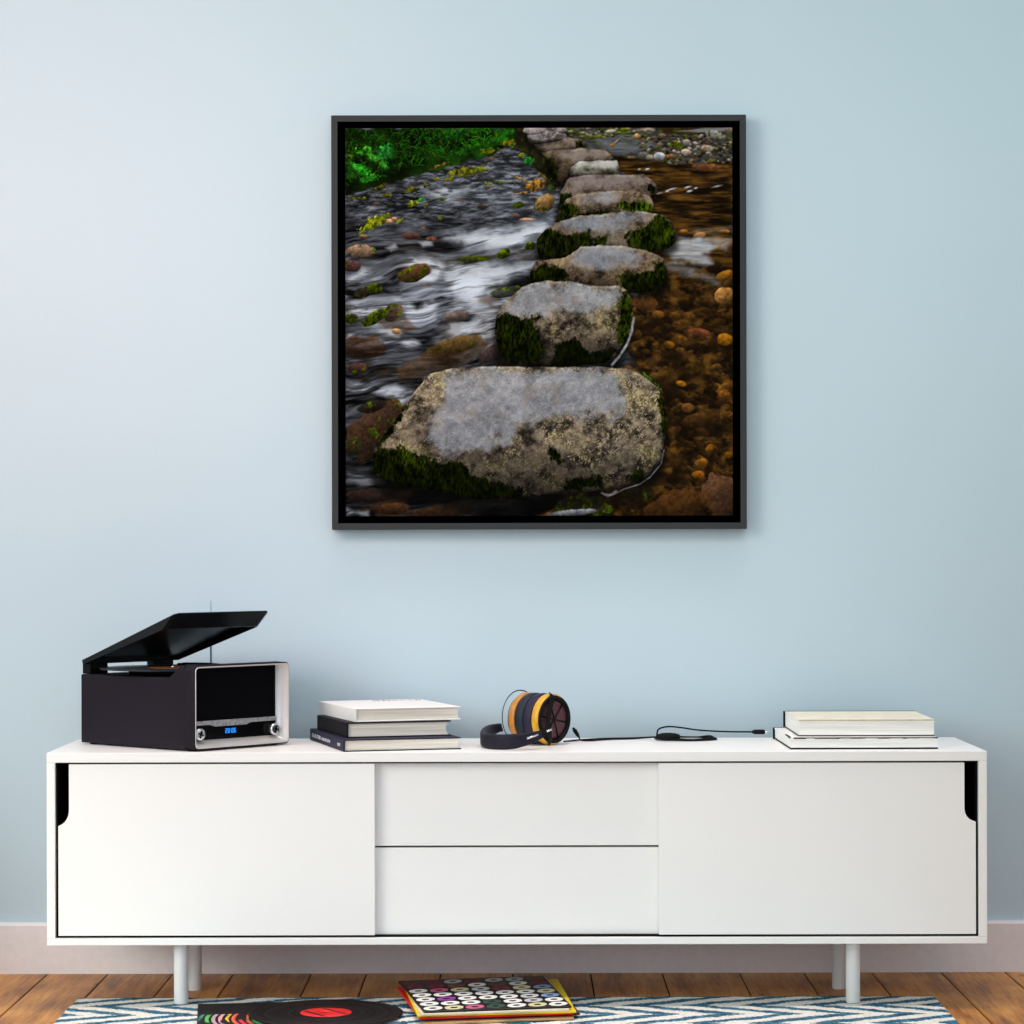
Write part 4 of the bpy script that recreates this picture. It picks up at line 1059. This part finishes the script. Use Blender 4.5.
top, P = sleeve('black sleeve printed with rows of white rings, topmost of the album stack', [(397.4, 980.6), (542.3, 975.6), (570.8, 1006.2), (423.2, 1011.2)], z_[5], th_[5], S_mats['black'])
ring_c = [mat('ring_' + str(i), c, .5) for i, c in enumerate(((236, 236, 232), (214, 208, 160), (206, 92, 130), (120, 150, 190), (150, 60, 160), (120, 40, 62), (40, 76, 60), (196, 198, 200), (110, 70, 60)))]
rows = ['870000 0'.replace(' ', '')[:7], '5550770', '2513007', '0207583', '0000071', '0400077', '0006003', '0120010']
rows = ['8575778', '5580805', '0217513', '0000001', '0400073', '0006070', '0126010']
bm = bmesh.new(); Lc = [p - Vector((top.location.x, top.location.y, p.z)) for p in P]
zt_ = th_[5]
for j, rw in enumerate(rows):
    for i, ch in enumerate(rw):
        u_ = .075 + .85 * i / 6; w_ = .085 + .83 * j / 6
        c = (Lc[0] * (1 - u_) + Lc[1] * u_) * (1 - w_) + (Lc[3] * (1 - u_) + Lc[2] * u_) * w_
        ex = (Lc[1] - Lc[0]) / 7 * .43; ey = (Lc[0] - Lc[3]) / 7 * .43
        ex.z = ey.z = 0
        N = 24
        ro = []
        for rad, zz in ((1., .0), (1., .00025), (.40, .00025), (.40, .0)):
            ro.append([Vector((c.x, c.y, zt_ + zz)) + ex * rad * math.cos(2 * PI * k / N) + Vector((0, ey.length, 0)) * rad * math.sin(2 * PI * k / N) for k in range(N)])
        loops(bm, ro, mi=int(ch), smooth=False)
o = obj('printed_rings', bm, ring_c, top); o['label'] = 'rows of white and coloured rings'

# ------------------------------------------------------------------ daylight, added fill lights, camera
def area(name, loc, target, sx_, sy_, power, col, spread=180):
    L = bpy.data.lights.new(name, 'AREA'); L.shape = 'RECTANGLE'; L.size = sx_; L.size_y = sy_; L.energy = power; L.color = col
    L.spread = math.radians(spread)
    o = bpy.data.objects.new(name, L); COL.objects.link(o); o.location = loc
    o.rotation_euler = (Vector(target) - Vector(loc)).to_track_quat('-Z', 'Y').to_euler()
    return o
area('window_daylight', (-3.4, -3.6, 2.2), (0, 0, .9), 2.2, 2.0, 91, (.955, 1., .83))
area('low_front_fill', (-2.4, -4.2, 1.0), (-.5, -.4, .3), 1.0, 1.0, 1.0, (.3, .6, 1.), 40)  # fill added from low front left for sideboard and floor, unseen source
area('upper_wall_wash', (.1, -2.3, 2.5), (.1, 0, 1.62), 3.0, .3, 3.1, (.918, 1., .95), 55)  # added wash that lifts the upper wall, no fitting behind it
area('upper_left_wash', (-2.0, -2.6, 2.4), (-.85, 0, 1.5), .6, .6, 3.29, (1, .34, .376), 55)  # added reddish wash for the wall's upper left, unseen source
area('sideboard_front_fill', (.3, -4.6, .75), (.15, -.45, .3), 1.4, .3, .33, (1, .756, .695), 26)  # narrow unseen fill added to lift the sideboard front
area('overhead_fill', (0, -.72, 3.1), (0, -.70, 0), 2.2, .4, 6.8, (1, .8, .72), 50)  # added light from overhead, brightens the sideboard top and rug
area('low_left_fill', (-2.1, -1.7, .6), (-1.0, -.3, 0), .4, .4, .95, (1, .95, .88), 45)  # unseen light added low on the left to brighten floor and baseboard
w = bpy.data.worlds.new('room_light'); scn.world = w; w.use_nodes = True
bg = w.node_tree.nodes['Background']; bg.inputs[0].default_value = (.806, .908, 1.0) + (1,); bg.inputs[1].default_value = .718

cam = bpy.data.cameras.new('camera'); co_ = bpy.data.objects.new('camera', cam); COL.objects.link(co_)
cam.sensor_width = 36; cam.lens = 36 * F / 1024
cam.shift_x = (512 - CX) / 1024; cam.shift_y = (CY - 512) / 1024
co_.location = (0, -DW, HC); co_.rotation_euler = (PI / 2, .0021, 0)
cam.clip_start = .05
scn.camera = co_
vs = scn.view_settings; vs.view_transform = 'Standard'; vs.look = 'None'; vs.exposure = 0; vs.gamma = 1; vs.use_curve_mapping = False
scn.cycles.use_denoising = True
scn.cycles.max_bounces = 8
